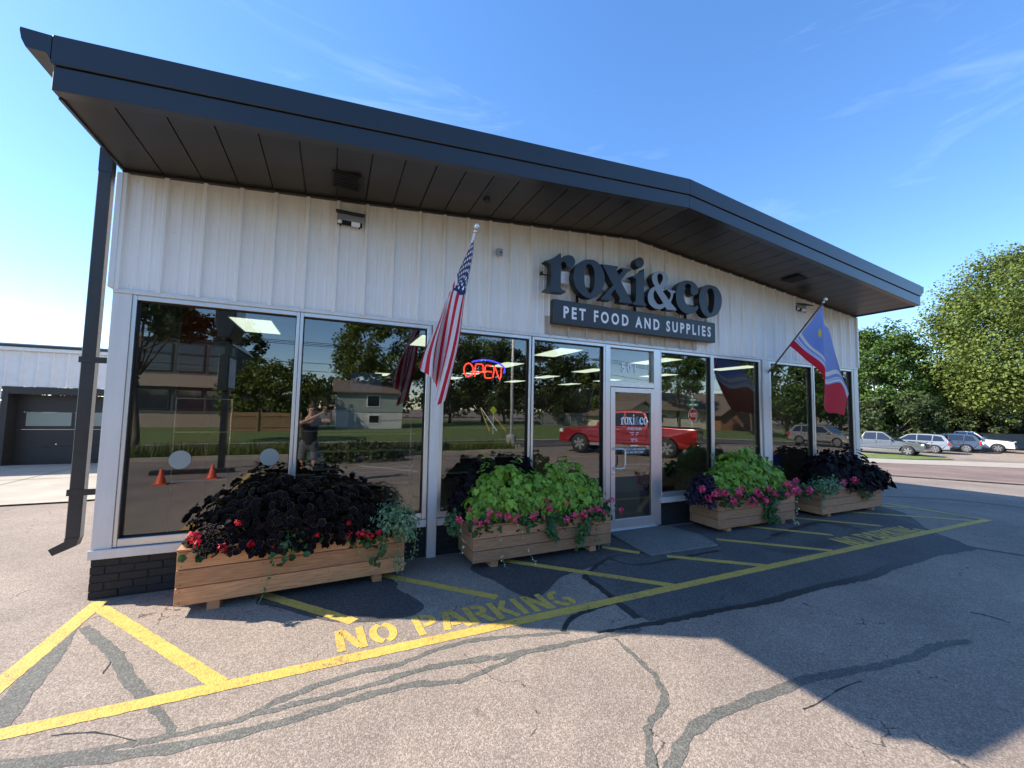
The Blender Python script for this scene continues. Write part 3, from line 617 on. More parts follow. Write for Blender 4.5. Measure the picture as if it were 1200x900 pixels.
part('corner_trim', -.035, .012, -.036, .06, HDR + .013, EZ - .032, M['whitealu']); part('corner_trim', W - .012, W + .035, -.036, .06, HDR + .013, EZ - .032, M['whitealu'])
part('side_base', .0, .10, .125, YB, -.5, .345, M['brick'], 0); part('side_base', W - .10, W, .125, YB, -1, .345, M['brick'], 0); part('back_wall', 0, W, YB - .05, YB, -.5, EZ + .2, M['wallplain'], 0)
# gutters: ogee trough along both eaves
def gutter(x, s_, k=1.):
    b = MB(); pr = [(0, .372), (.158 * k, .372), (.160 * k, .35), (.148 * k, .29), (.124 * k, .24), (.02, .238), (0, .20)]
    b.prism([(x + s_ * a, SY - .078, EZ + h_) for a, h_ in pr], (0, YB + 1.1, 0)); o = b.build('gutter', M['fascia'], shop); return o
gutter(-.013, -1); gutter(W + .013, 1, .6)
# downspout with straps and kick-out
b = MB(); b.box(-.224, -.125, .10, .175, .52, 3.93); ds = b.build('downspout', M['downspout'], shop); set_bevel(ds, .006, 1)
b = MB(); b.prism([(-.224, .10, .53), (-.125, .10, .53), (-.145, .10, .455), (-.295, .10, .385), (-.325, .10, .44), (-.224, .10, .50)], (0, .075, 0)); b.build('downspout_elbow', M['downspout'], ds)
b = MB(); b.prism([(-.224, .10, 3.92), (-.125, .10, 3.92), (-.125, .10, 4.15), (-.224, .10, 4.15)], (0, .075, 0)); b.build('downspout_elbow', M['downspout'], ds)
for zz in (.90, 2.10):
    b = MB(); b.box(-.236, -.0, .092, .099, zz, zz + .055); b.box(-.236, -.2245, .0995, .18, zz, zz + .055); b.build('downspout_strap', M['downspout'], ds)
# dark slatted boxes under the soffit
for (x0, x1, y0, y1) in ((1.78, 2.06, -.60, -.30), (9.15, 9.45, -.62, -.32)):
    zz = roofz((x0 + x1) / 2); b = MB(); b.box(x0, x1, y0, y1, zz - .022, zz - .004)
    for k_ in range(7): b.box(x0 + .02, x1 - .02, y0 + .02 + k_ * .038, y0 + .035 + k_ * .038, zz - .034, zz - .0225)
    o = b.build('soffit_slat_box', M['gasket'], shop)
for x in (3.45,): 
    b = MB(); b.lathe([(.035, -.03), (.04, -.01), (.04, 0)], (x, -.5, roofz(x) - .003), 14); b.build('soffit_sensor', M['gasket'], shop)
# interior shell
b = MB(); b.box(.11, W - .11, .13, YB - .06, -.02, .012); b.build('interior_floor', M['floor'], shop)
b = MB(); b.box(.11, W - .11, .13, YB - .06, 2.97, 3.0); b.build('interior_ceiling', M['inceil'], shop)
b = MB(); b.box(.11, .13, .13, YB - .06, .013, 2.969); b.box(W - .13, W - .11, .13, YB - .06, .013, 2.969); b.box(.131, W - .131, 11.9, 12.0, .013, 2.969); b.build('interior_wall', M['inwall'], shop)
b = MB(); b.box(.131, W - .131, .125, .135, 2.76, 2.969); b.build('interior_soffit', M['inwall'], shop)
for i in range(5):
    for j in range(4):
        x, y = .78 + 2.66 * i, 2.35 + 2.65 * j
        if i < 2 and j > 0 and not (i == 1 and j == 3): continue
        if x + .3 > W - .2: x = W - .5
        b = MB(); b.box(x - .28, x + .28, y - .6, y + .6, 2.955, 2.969)
        f_ = b.build('ceiling_lamp', M['white'], shop); b = MB(); b.box(x - .25, x + .25, y - .57, y + .57, 2.949, 2.9545); b.build('lamp_panel', M['lamp'], f_)

# ------------------------------------------------------------ sign
def smooth_outline(pts, o0=(0, 0), sc=1., y=-.22, sub=4):
    P = [(p[0], p[1]) for p in pts]; n = len(P); res = []
    for i in range(n):
        p0, p1, p2, p3 = [Vector(P[(i + k_) % n]) for k_ in (-1, 0, 1, 2)]
        corner1 = (p1 - p0).angle(p2 - p1, 0) > R(52); corner2 = (p2 - p1).angle(p3 - p2, 0) > R(52)
        a = p1 if corner1 else p0; d = p2 if corner2 else p3
        t1 = (p2 - a) * .5 if not corner1 else (p2 - p1) * .6; t2 = (d - p1) * .5 if not corner2 else (p2 - p1) * .6
        for j in range(sub):
            t = j / sub; h = (2 * t ** 3 - 3 * t * t + 1) * p1 + (t ** 3 - 2 * t * t + t) * t1 + (-2 * t ** 3 + 3 * t * t) * p2 + (t ** 3 - t * t) * t2
            res.append(h)
    return [(o0[0] + q.x * sc, o0[1] + q.y * sc) for q in res]
A_ = ((630, 285), .1); B_ = ((740, 290), 1 / 7.5)
GL = {
 'r': (A_, [[(85, 207), (150, 188), (215, 155), (265, 115), (275, 122), (276, 192), (292, 162), (330, 143), (380, 140), (420, 162), (440, 205), (434, 248), (405, 280), (368, 286), (342, 268), (330, 232), (308, 212), (286, 222), (276, 262), (273, 490), (285, 535), (332, 562), (326, 580), (250, 578), (92, 553), (96, 540), (130, 512), (150, 470), (160, 300), (150, 250), (122, 228)]]),
 'o': (A_, [[(600, 190), (680, 208), (742, 265), (782, 360), (784, 460), (752, 560), (692, 625), (622, 645), (545, 620), (472, 550), (430, 460), (420, 370), (445, 280), (510, 213)], [(603, 238), (645, 270), (667, 350), (668, 450), (655, 545), (615, 592), (580, 565), (558, 500), (549, 420), (552, 330), (570, 262)]]),
 'x': (A_, [[(746, 244), (845, 256), (942, 272), (940, 292), (927, 315), (948, 382), (1000, 322), (984, 300), (986, 288), (1096, 304), (1096, 320), (1050, 345), (975, 440), (1075, 635), (1112, 692), (1090, 708), (958, 690), (955, 672), (962, 640), (905, 540), (872, 580), (865, 612), (880, 662), (860, 670), (744, 656), (746, 640), (790, 602), (885, 490), (800, 330), (765, 268)]]),
 'i': (B_, [[(-2, 254), (55, 233), (105, 200), (112, 208), (111, 455), (124, 490), (132, 514), (30, 502), (8, 494), (26, 478), (38, 450), (40, 290), (26, 268)]]),
 'dot': (B_, [[(73 + 37 * math.cos(R(a)), 132 + 46 * math.sin(R(a))) for a in range(0, 360, 30)]]),
 '&': (B_, [[(245, 208), (298, 224), (322, 265), (316, 312), (290, 350), (264, 368), (328, 462), (346, 430), (340, 396), (316, 380), (318, 368), (386, 382), (386, 396), (370, 402), (358, 450), (346, 484), (396, 546), (394, 554), (310, 546), (294, 520), (265, 540), (212, 538), (165, 505), (145, 452), (150, 400), (172, 362), (206, 342), (186, 300), (180, 258), (205, 220)],
        [(246, 226), (268, 238), (276, 262), (270, 295), (248, 332), (234, 304), (227, 262), (232, 238)], [(208, 372), (194, 405), (200, 455), (226, 494), (258, 502), (280, 490), (244, 430)]]),
 'c': (B_, [[(490, 289), (548, 308), (582, 350), (587, 388), (574, 412), (545, 422), (526, 404), (520, 370), (524, 334), (500, 316), (478, 326), (463, 370), (460, 420), (472, 478), (500, 512), (540, 526), (580, 510), (590, 526), (568, 562), (520, 582), (468, 574), (420, 532), (395, 470), (392, 400), (406, 340), (440, 302)]]),
 'o2': (B_, [[(690, 330), (740, 345), (778, 390), (794, 450), (786, 530), (750, 590), (700, 612), (650, 600), (615, 552), (597, 480), (598, 410), (620, 356), (655, 332)], [(690, 358), (715, 372), (728, 420), (726, 500), (713, 560), (696, 580), (677, 560), (662, 500), (658, 430), (670, 374)]]),
}
def fill_loops(loops):
    bm = bmesh.new(); es = []
    for lp in loops:
        vs = [bm.verts.new((q[0], q[1], q[2])) for q in lp]
        es += [bm.edges.new((vs[i], vs[(i + 1) % len(vs)])) for i in range(len(vs))]
    bmesh.ops.triangle_fill(bm, use_beauty=True, use_dissolve=False, edges=es); bm.verts.index_update()
    V = [v.co[:] for v in bm.verts]; F = [tuple(v.index for v in f.verts) for f in bm.faces]; bm.free(); return V, F
GLW = {}
for k_, (spec_, loops) in GL.items():
    GLW[k_] = [[fac(u, v, -.22) for u, v in smooth_outline(lp, spec_[0], spec_[1])] for lp in loops]
sign = thing('shop_sign', 'charcoal raised letters over a dark sign board on the white shop front', 'sign', (4.5, 0, 3.3))
for k_, loops in GLW.items():
    V, F = fill_loops(loops); b = MB(); b.add(V, F, 0)
    for lp in loops:
        n = len(lp); b.add(lp + [(q[0], q[1] + .115, q[2]) for q in lp], [(i, (i + 1) % n, n + (i + 1) % n, n + i) for i in range(n)], 1)
    b.add([(q[0], q[1] + .115, q[2]) for q in V], F, 1)
    o = b.build('letter_dot' if k_ == 'dot' else ('ampersand' if k_ == '&' else 'letter'), [M['greyletter'] if k_ == '&' else M['letter'], M['letterside']], sign)
b = MB(); b.box(4.66, 7.5, -.10, -.032, 3.52, 3.70); o = b.build('raceway', M['whitealu'], sign); set_bevel(o, .005, 1)
b = MB(); b.box(4.40, 4.66, -.075, -.06, 3.60, 3.615); b.box(4.40, 4.42, -.12, -.06, 3.59, 3.63); b.tube([(4.62, -.031, 3.66), (4.62, -.09, 3.66), (4.62, -.09, 3.56)], .012, 6)
for x in (5.0, 6.05, 7.1): b.box(x, x + .03, -.06, -.032, 3.24, 3.52)
b.build('sign_bracket', M['black'], sign)
b = MB(); b.box(4.584, 7.715, -.125, -.034, 2.940, 3.272); o = b.build('sign_board', M['letter'], sign); set_bevel(o, .004, 1)
wall_text('lettering', 'PET FOOD AND SUPPLIES', 4.745, 7.605, 3.022, 3.196, -.128, M['white'], o, .034, 1.5)
# small copy of the name on the door, with the lines below
dx0, dx1, dz0, dz1 = 5.835, 6.355, 1.555, 1.715
allp = [q for lp in GLW.values() for l_ in lp for q in l_]; X0 = min(q[0] for q in allp); X1 = max(q[0] for q in allp); Z0 = min(q[2] for q in allp); Z1 = max(q[2] for q in allp)
b = MB(); bg_ = MB()
for k_, loops in GLW.items():
    V, F = fill_loops(loops); (bg_ if k_ == '&' else b).add([(dx0 + (q[0] - X0) / (X1 - X0) * (dx1 - dx0), .0035, dz0 + (q[2] - Z0) / (Z1 - Z0) * (dz1 - dz0)) for q in V], F)
b.build('door_lettering', M['white'], door, fix=False); bg_.build('door_lettering', M['greyletter'], door, fix=False)
wall_text('door_lettering', 'STORE HOURS', 5.965, 6.235, 1.475, 1.515, .0035, M['white'], door, .02, 1.05)
b = MB()
for zz, sp_ in ((1.43, ((6.01, .09), (6.13, .06))), (1.40, ((6.04, .05), (6.12, .05))), (1.335, ((6.03, .13),)), (1.305, ((6.04, .05), (6.12, .05)))):
    for x, l_ in sp_:
        for k_ in range(int(l_ / .014)): b.box(x + k_ * .014, x + k_ * .014 + .009, .0030, .0040, zz, zz + .014)
b.box(6.02, 6.16, .003, .004, 1.235, 1.25)
b.build('door_small_print', M['white'], door)
b = MB(); b.box(5.86, 6.325, .0028, .0036, 1.115, 1.215); b.build('door_notice', M['letter'], door)
wall_text('door_lettering', 'FRIENDLY AND LEASHED', 5.875, 6.31, 1.172, 1.203, .0018, M['white'], door, .02)
wall_text('door_lettering', 'PETS ARE WELCOME!', 5.92, 6.27, 1.127, 1.158, .0018, M['white'], door, .02)
# frosted discs on the first pane
M['frost'] = material('frosted vinyl', (.30, .32, .29), .7)
for x in (.572, 1.318):
    b = MB(); b.lathe([(.001, .0), (.088, .0), (.088, .003)], (x, GY - .008, 1.202 if x < 1 else 1.206), 36, 'y'); o = b.build('frosted_disc', M['frost'])
    tag(o, 'round frosted window decal %s' % ('nearest the left corner of the shop' if x < 1 else 'beside the first mullion, above the dark planter'), 'decal', 'round frosted decals low on the first window')

# ------------------------------------------------------------ neon sign
M['neonred'] = material('red neon tube', (.9, .1, .05), .4, emit=(1., .06, .035), estr=1.5); M['neonblue'] = material('blue neon tube', (.1, .1, .9), .4, emit=(.07, .07, 1.), estr=1.1)
neon = thing('neon_open_sign', 'lit red OPEN neon sign with a blue arc hanging inside the third window', 'neon sign', (3.65, .14, 2.25))
NP = lambda x, y: fac(530 + x / 15, 405 + y / 15, .14)
NS = [[(NP(285 + 80 * math.cos(R(a)), 425 + 115 * math.sin(R(a)))) for a in range(0, 361, 20)],
      [NP(*q) for q in ((395, 545), (405, 430), (412, 330), (470, 325), (530, 335), (545, 390), (535, 450), (480, 470), (415, 465))],
      [NP(*q) for q in ((700, 355), (640, 350), (590, 352), (578, 400), (570, 470), (570, 540), (600, 570), (690, 568))], [NP(*q) for q in ((585, 452), (690, 460))],
      [NP(*q) for q in ((712, 568), (730, 460), (735, 365), (770, 430), (800, 520), (830, 585), (855, 540), (865, 370))]]
for s_ in NS:
    b = MB(); b.tube(curve_pts(s_, 3), .0095, 8); b.build('neon_letter', M['neonred'], neon, True)
b = MB(); b.tube(curve_pts([NP(*q) for q in ((345, 285), (440, 265), (560, 252), (680, 268), (800, 305), (880, 355), (920, 410), (905, 490))], 4), .011, 8); b.build('neon_arc', M['neonblue'], neon, True)
c0 = NP(250, 300); c1 = NP(900, 560); b = MB(); b.box(c0[0], c1[0], .165, .175, 2.22, 2.235); b.box(c0[0], c1[0], .165, .175, 2.30, 2.31)
for x in (3.45, 3.65, 3.85): b.box(x, x + .012, .165, .175, 2.15, 2.36)
for x in (3.5, 3.82): b.tube([(x, .17, 2.36), (x, .17, 2.949)], .0015, 4)
b.build('neon_backing', M['black'], neon)

# ------------------------------------------------------------ planter boxes
def planter(label, A, B, dep_, z0, zt, wood, planks=3):
    """A: front left corner, B: front right corner at ground; box runs back by dep_"""
    A, B = Vector((*A, 0)), Vector((*B, 0)); mid = (A + B) / 2; ang = math.atan2(B.y - A.y, B.x - A.x); Ln = (B - A).length
    gz = float(terrain(mid.x, mid.y)); t = thing('planter_box', label, 'planter', (mid.x, mid.y, gz), 'cedar planter boxes along the shop front', ang, local=True)
    h = (zt - z0 - .02) / planks; wm = M[wood]
    def bx(nm, x0, x1, y0, y1, a, c, mat=wm, bev=.004):
        b = MB(); b.box(x0, x1, y0, y1, a, c); o = b.build(nm, mat, t); set_bevel(o, bev, 2)
        return o
    for k in range(planks):
        a = z0 + k * h + .002; c = z0 + (k + 1) * h - .004
        bx('plank', -Ln / 2 + random.uniform(-.002, .002), Ln / 2 + random.uniform(-.002, .002), .0 + random.uniform(0, .002), .030, a, c)
        bx('plank', -Ln / 2, Ln / 2, dep_ - .03, dep_, a, c)
        bx('plank', -Ln / 2 + .004, -Ln / 2 + .034, .031, dep_ - .031, a, c); bx('plank', Ln / 2 - .034, Ln / 2 - .004, .031, dep_ - .031, a, c)
        nb_ = MB()
        for x in (-Ln / 2 + .035, -Ln / 2 + Ln * .33, Ln * .12, Ln / 2 - .035):
            for zz in (a + .025, c - .025): nb_.lathe([(.0045, 0), (.0045, -.0012)], (x, -.0005, zz), 6, 'y')
        nb_.build('screw_heads', M['knot'], t)['kind'] = 'stuff'
    for (x0, x1, y0, y1) in ((-Ln / 2 - .004, Ln / 2 + .004, -.006, .062), (-Ln / 2 - .004, Ln / 2 + .004, dep_ - .062, dep_ + .006), (-Ln / 2 - .004, -Ln / 2 + .064, .063, dep_ - .063), (Ln / 2 - .064, Ln / 2 + .004, .063, dep_ - .063)):
        bx('cap_board', x0, x1, y0, y1, zt - .018, zt)
    for x in (-Ln / 2 + .22, Ln / 2 - .3): bx('foot', x, x + .09, .03, dep_ - .03, -.01, z0 + .001)
    bx('soil', -Ln / 2 + .035, Ln / 2 - .035, .032, dep_ - .032, zt - .12, zt - .04, M['soil'], .01)
    return t
planter('long cedar planter with dark foliage left of the first pilaster', (.775, -.615), (2.635, -.520), .50, .075, .535, 'wood')
planter('cedar planter holding lime green vines, just left of the glass door', (3.35, -.615), (5.21, -.575), .52, .075, .475, 'wood2')
planter('cedar planter with lime foliage and a ring of pink flowers right of the door', (7.12, -.61), (8.90, -.62), .52, .06, .470, 'wood2')
planter('farthest cedar planter, with black vine, at the right corner of the shop', (9.64, -.62), (11.60, -.60), .52, .06, .465, 'wood2')

# ------------------------------------------------------------ leaves
def leaf_tpl(kind):
    """returns V (x across, y along, z up), F, material index"""
    if kind == 'heart': o = [(0, 0), (.28, -.10), (.48, .12), (.46, .42), (.26, .74), (0, 1.08), (-.26, .74), (-.46, .42), (-.48, .12), (-.28, -.10)]
    elif kind == 'lobed': o = [(0, 0), (.22, -.14), (.52, .02), (.40, .26), (.62, .44), (.30, .58), (.24, .82), (0, 1.12), (-.24, .82), (-.30, .58), (-.62, .44), (-.40, .26), (-.52, .02), (-.22, -.14)]
    elif kind == 'oval': o = [(0, 0), (.30, .25), (.32, .62), (0, 1), (-.32, .62), (-.30, .25)]
    elif kind == 'ruffle2': o = [(.42 * math.cos(a) * (1 + .20 * math.cos(7 * a + 1)), .5 + .62 * math.sin(a) * (1 + .16 * math.cos(6 * a))) for a in [2 * math.pi * i / 15 - math.pi / 2 for i in range(15)]]
    elif kind == 'ruffle': o = [(.5 * math.cos(a) * (1 + .16 * math.cos(5 * a)), .45 + .55 * math.sin(a) * (1 + .12 * math.cos(5 * a))) for a in [2 * math.pi * i / 14 - math.pi / 2 for i in range(14)]]
    V = [(0, .42, .0)]; n = len(o); F = []; mi = []
    rim = kind.startswith('ruffle')
    for i, (x, y) in enumerate(o):
        z = -.18 * (x * x) - .16 * max(0, y - .3) ** 2 + (.06 * math.sin(i * 2.4) if kind in ('ruffle', 'ruffle2', 'lobed') else 0)
        if rim: V.append((x * .92, .45 + (y - .45) * .92, z * .8))
        else: V.append((x, y, z))
    for i in range(n): F.append((0, 1 + i, 1 + (i + 1) % n)); mi.append(0)
    if rim:
        for i, (x, y) in enumerate(o): V.append((x, y, .05 + .09 * math.sin(i * 2.4) - .1 * max(0, y - .3) ** 2))
        for i in range(n):
            a, b, c, d = 1 + i, 1 + (i + 1) % n, 1 + n + (i + 1) % n, 1 + n + i; F += [(a, d, c), (a, c, b)]; mi += [1, 1]
    return np.array(V, float), np.array(F), np.array(mi)
TPL = {k: leaf_tpl(k) for k in ('heart', 'lobed', 'oval', 'ruffle', 'ruffle2')}
def frames(nrm, tip, size):
    """rotation*scale matrices N,3,3 from normals and tip directions"""
    n = nrm / np.linalg.norm(nrm, axis=1, keepdims=True); y = tip - (tip * n).sum(1, keepdims=True) * n; y /= np.linalg.norm(y, axis=1, keepdims=True) + 1e-9; x = np.cross(y, n)
    return np.stack([x, y, n], 2) * size[:, None, None]
def scatter(name, kind, P, Mx, mats, parent, stuff=True):
    V, F, mi = TPL[kind]; N = len(P); VV = np.einsum('nij,vj->nvi', Mx, V) + P[:, None, :]
    FF = (F[None] + (np.arange(N) * len(V))[:, None, None]).reshape(-1, 3)
    return np_mesh(name, VV.reshape(-1, 3), FF, mats, parent, np.tile(mi, N), 'stuff' if stuff else None)
def leaf_objects(kind, P, Mx, mats, parent, og):
    V, F, _ = TPL[kind]; me = bpy.data.meshes.new('leaf'); me.from_pydata(V.tolist(), [], F.tolist())
    for mm in mats: me.materials.append(mm)
    me.polygons.foreach_set('material_index', TPL[kind][2].astype(np.int32)); me.update()
    for p, m_ in zip(P, Mx):
        o = link('leaf', me, parent); q = np.eye(4); q[:3, :3] = m_; q[:3, 3] = p - np.array(og); o.matrix_local = Matrix(q.tolist())
def mound_pts(n, c, r, lo=-.06, jit=.10):
    """points in the outer shell of a dome, more in front; returns points and normals"""
    v = rng.normal(size=(n * 3, 3)); v /= np.linalg.norm(v, axis=1, keepdims=True); v = v[v[:, 2] > lo][:n]
    f = 1 - jit * rng.random(len(v)) * 2.2; lump = 1 + .15 * np.sin(v[:, 0] * 7 + c[0] * 3) * np.cos(v[:, 1] * 5 + v[:, 2] * 6)
    f = np.where(rng.random(len(v)) < .10, f * (1.06 + .16 * rng.random(len(v))), f); P = np.array(c) + v * np.array(r) * (f * lump)[:, None]; N = v / np.array(r); N /= np.linalg.norm(N, axis=1, keepdims=True); return P, N
def clip_wall(P, N): 
    k = P[:, 1] < -.05; return P[k], N[k]
def mound(name, label, cat, domes, kind, size, n, mats, parts=0, droop=.7, group=None, stems=None, own=True, stuffname='leaves'):
    c0 = domes[0][0]; t = thing(name, label, cat, (c0[0], c0[1], .45), group)
    P = []; N = []
    for (c, r, wgt) in domes:
        p_, n_ = mound_pts(int(n * wgt), c, r); P.append(p_); N.append(n_)
    P = np.concatenate(P); N = np.concatenate(N); P, N = clip_wall(P, N)
    N2 = N + rng.normal(size=N.shape) * .38 + np.array([0, -.1, .28]); tip = np.stack([N[:, 0], N[:, 1], np.full(len(N), -droop)], 1) + rng.normal(size=N.shape) * .45
    Mx = frames(N2, tip, size * (.45 + .95 * rng.random(len(P)) ** 1.3)); V = TPL[kind][0]
    vis = (N @ np.array([-.1, -1, .3])) + rng.random(len(P)) * .3; order = np.argsort(-vis)
    k = order[:parts]; rest = order[parts:]
    k2 = 'ruffle2' if kind == 'ruffle' else ('heart' if kind == 'lobed' and size > .08 else kind)
    if parts: leaf_objects(kind, P[k[::2]], Mx[k[::2]], mats, t, ORG[t]); leaf_objects(k2, P[k[1::2]], Mx[k[1::2]], mats, t, ORG[t])
    scatter(stuffname, kind, P[rest[::2]], Mx[rest[::2]], mats, t); scatter(stuffname, k2, P[rest[1::2]], Mx[rest[1::2]], mats, t)
    sb = MB()
    for (c, r, wgt) in domes:
        for _ in range(14):
            v = Vector((random.uniform(-1, 1), random.uniform(-1, .6), random.uniform(.2, 1))).normalized(); e = Vector((c[0] + v.x * r[0] * .85, min(-.06, c[1] + v.y * r[1] * .85), c[2] + v.z * r[2] * .85)); s0 = Vector((c[0] + v.x * r[0] * .3, c[1] + v.y * .08, .44))
            sb.tube([s0, s0.lerp(e, .5) + Vector((0, 0, .06)), e], [.006, .004, .002], 5)
    st = sb.build('stems', stems or M['stem'], t); st['kind'] = 'stuff'
    # shaded heart of the plant: dense inner leaves so that nothing shows through
    P = []; N = []
    for (c, r, wgt) in domes:
        p_, n_ = mound_pts(int(n * wgt * .6), c, (r[0] * .8, r[1] * .8, r[2] * .8), jit=.2); P.append(p_); N.append(n_)
    P, N = clip_wall(np.concatenate(P), np.concatenate(N)); Mx = frames(N + rng.normal(size=N.shape) * .5, N * np.array([1, 1, 0]) + rng.normal(size=N.shape) * .5 - np.array([0, 0, .6]), np.full(len(P), size * 1.1))
    scatter('inner_leaves', 'heart' if kind == 'ruffle' else kind, P, Mx, mats, t)
    return t
DK = [M['darkleaf'], M['creamedge']]
mound('coleus_plant', 'large black leaved coleus with pale leaf edges heaped over the first planter', 'plant',
      [((1.60, -.34, .50), (.74, .34, .60), .55), ((1.25, -.38, .48), (.44, .26, .40), .25), ((2.12, -.34, .50), (.42, .28, .36), .25)], 'ruffle', .062, 2700, DK, 290, stems=M['darkleaf'])
mound('coleus_plant', 'small coleus clump with cream leaf edges painted sunlit at the left end of the first planter', 'plant',
      [((.98, -.55, .52), (.16, .10, .20), 1.)], 'ruffle', .05, 170, [M['darkleaf'], material('sunlit leaf edge', (.48, .33, .20), .6, island=.4)], 60, stems=M['darkleaf'])  # cream edges brightened: sunlight put into the leaf colour
mound('sweet_potato_vine', 'bright lime green vine, left one of the pair in the planter left of the door', 'plant',
      [((3.80, -.36, .56), (.46, .28, .56), .55), ((4.15, -.40, .58), (.36, .24, .40), .3), ((3.58, -.40, .56), (.26, .20, .30), .2)], 'lobed', .068, 1500, [M['limeleaf']], 230)
mound('sweet_potato_vine', 'bright lime green leafy vine beside the white door frame, right one of the pair', 'plant',
      [((4.62, -.36, .56), (.44, .28, .54), .6), ((4.92, -.38, .58), (.26, .22, .32), .2), ((4.4, -.40, .58), (.28, .22, .36), .2)], 'lobed', .068, 1500, [M['limeleaf']], 230)
mound('dark_vine', 'black leaved vine climbing behind the lime green vine at the left end of its planter', 'plant',
      [((3.40, -.24, .56), (.22, .16, .42), .6), ((3.55, -.20, .80), (.18, .12, .34), .4), ((4.1, -.18, .95), (.20, .10, .22), .2)], 'lobed', .075, 420, [M['blackleaf']], 70, stems=M['blackleaf'])
mound('sweet_potato_vine', 'bright lime green leafy mound in the planter right of the door', 'plant',
      [((8.05, -.34, .56), (.66, .28, .64), .6), ((7.55, -.38, .56), (.36, .22, .36), .2), ((8.6, -.36, .56), (.38, .22, .38), .25)], 'lobed', .074, 1900, [M['limeleaf']], 260)
mound('purple_plant', 'dusky purple feathery plant spilling over the door side end of the third planter', 'plant',
      [((7.02, -.42, .44), (.22, .24, .34), .6), ((7.25, -.30, .62), (.22, .18, .26), .4)], 'oval', .065, 420, [M['purpleleaf']], 90, stems=M['purpleleaf'])
mound('dark_vine', 'black leaved vine heaped over the farthest planter by the shop corner', 'plant',
      [((10.9, -.36, .48), (.72, .36, .62), .55), ((10.35, -.32, .50), (.50, .3, .60), .35), ((11.55, -.42, .46), (.40, .3, .40), .3)], 'heart', .10, 1100, [M['blackleaf']], 240, stems=M['blackleaf'])
mound('licorice_plant', 'grey green small leaved plant trailing over the right end of the first planter', 'plant',
      [((2.52, -.50, .55), (.25, .20, .25), .6), ((2.62, -.54, .42), (.12, .12, .22), .3)], 'oval', .030, 1100, [M['greyleaf']], 60)
mound('licorice_plant', 'grey green trailing plant over the left end of the farthest planter', 'plant',
      [((9.92, -.55, .50), (.42, .20, .20), .6), ((9.8, -.62, .40), (.20, .10, .22), .3)], 'oval', .042, 900, [M['greyleaf']], 60)

# flowers: geranium plants, each with flower heads of many petals
def petal_ball(c, r, n):
    v = rng.normal(size=(n, 3)); v /= np.linalg.norm(v, axis=1, keepdims=True); v[:, 1] = -abs(v[:, 1]) * .8 + .1; P = np.array(c) + v * r * (.6 + .4 * rng.random((n, 1)))
    Mx = frames(v + rng.normal(size=v.shape) * .35, rng.normal(size=v.shape), np.full(n, r * .62) * (.7 + .6 * rng.random(n))); return P, Mx
def geranium(label, c, heads, mats, lw=.20, name='geranium'):
    t = thing(name, label, 'flower', (c[0], c[1], .46), None)
    n = int(90 * lw / .2); P = np.array([c[0], c[1], .48]) + rng.normal(size=(n, 3)) * np.array([lw * .55, .05, .05]); P[:, 1] = np.minimum(P[:, 1], -.3)
    Mx = frames(rng.normal(size=(n, 3)) * .5 + np.array([0, -.6, .7]), rng.normal(size=(n, 3)) + np.array([0, -.6, -.4]), .055 * (.6 + .6 * rng.random(n)))
    scatter('leaves', 'ruffle', P, Mx, [M['greenleaf'], M['greenleaf']], t)
    for (x, y, z, r) in heads:
        P, Mx = petal_ball((x, y - .03, z), r * .98, 40); o = scatter('flower_head', 'oval', P, Mx, [mats], t, False)
        b = MB(); b.tube([(c[0] * .4 + x * .6, y + .12, .44), (x * .9 + c[0] * .1, y + .05, z * .6 + .2), (x, y + .01, z)], .003, 5); b.build('flower_stalk', M['stem'], o)
def HP(u, v, y=-.66, r=.042): q = fac(u, v, y); return (q[0], q[1], q[2], r)
geranium('red geranium at the left corner of the first planter', (.93, -.55), [HP(228, 628, -.64, .05), HP(233, 634, -.62, .035), HP(262, 640, -.66, .04)], M['red'], .1)
geranium('few red blooms under the dark coleus mid front of the first planter', (1.6, -.58), [HP(295, 637, -.63, .035), HP(321, 638, -.62, .025), HP(372, 626, -.62, .024), HP(280, 612, -.62, .03)], M['red'], .2)
geranium('red geranium cluster beside the grey green trailing plant', (2.25, -.56), [HP(408, 626, -.63, .033), HP(422, 624, -.65, .045), HP(433, 626, -.66, .045), HP(444, 623, -.64, .035), HP(409, 612, -.6, .025)], M['red'], .14)
geranium('pink geranium at the left corner of the planter left of the door', (3.5, -.58), [HP(537, 608, -.66, .045), HP(549, 597, -.6, .03), HP(556, 610, -.66, .033), HP(563, 612, -.66, .038), HP(570, 609, -.66, .038)], M['pink'], .18)
geranium('pink geranium under the left lime vine, just right of its corner neighbour', (4.0, -.58), [HP(573, 600, -.66, .042), HP(583, 602, -.67, .042), HP(594, 605, -.67, .045), HP(601, 608, -.67, .04), HP(606, 604, -.66, .03)], M['pink'], .2)
geranium('tall pink geranium between the two lime green vines', (4.45, -.58), [HP(623, 604, -.66, .045), HP(628, 600, -.66, .03), HP(643, 594, -.66, .045), HP(640, 585, -.62, .03), HP(636, 605, -.66, .022), HP(662, 588, -.62, .03)], M['pink'], .2)
geranium('pink geranium near the right end of the planter left of the door', (4.95, -.58), [HP(663, 608, -.66, .045), HP(672, 603, -.66, .045), HP(682, 601, -.68, .055), HP(691, 597, -.66, .04), HP(699, 596, -.66, .05), HP(706, 600, -.66, .035)], M['pink'], .2)
geranium('pale pink bloom leaning out at the door end of its planter', (5.2, -.5), [HP(715, 585, -.62, .04), HP(709, 586, -.6, .022), HP(726, 597, -.62, .04)], M['pink'], .08)
geranium('pink geranium at the near corner of the planter right of the door', (7.35, -.62), [HP(820, 572, -.62, .06), HP(828, 583, -.66, .06), HP(837, 577, -.68, .075), HP(846, 577, -.68, .065)], M['pink'], .24)
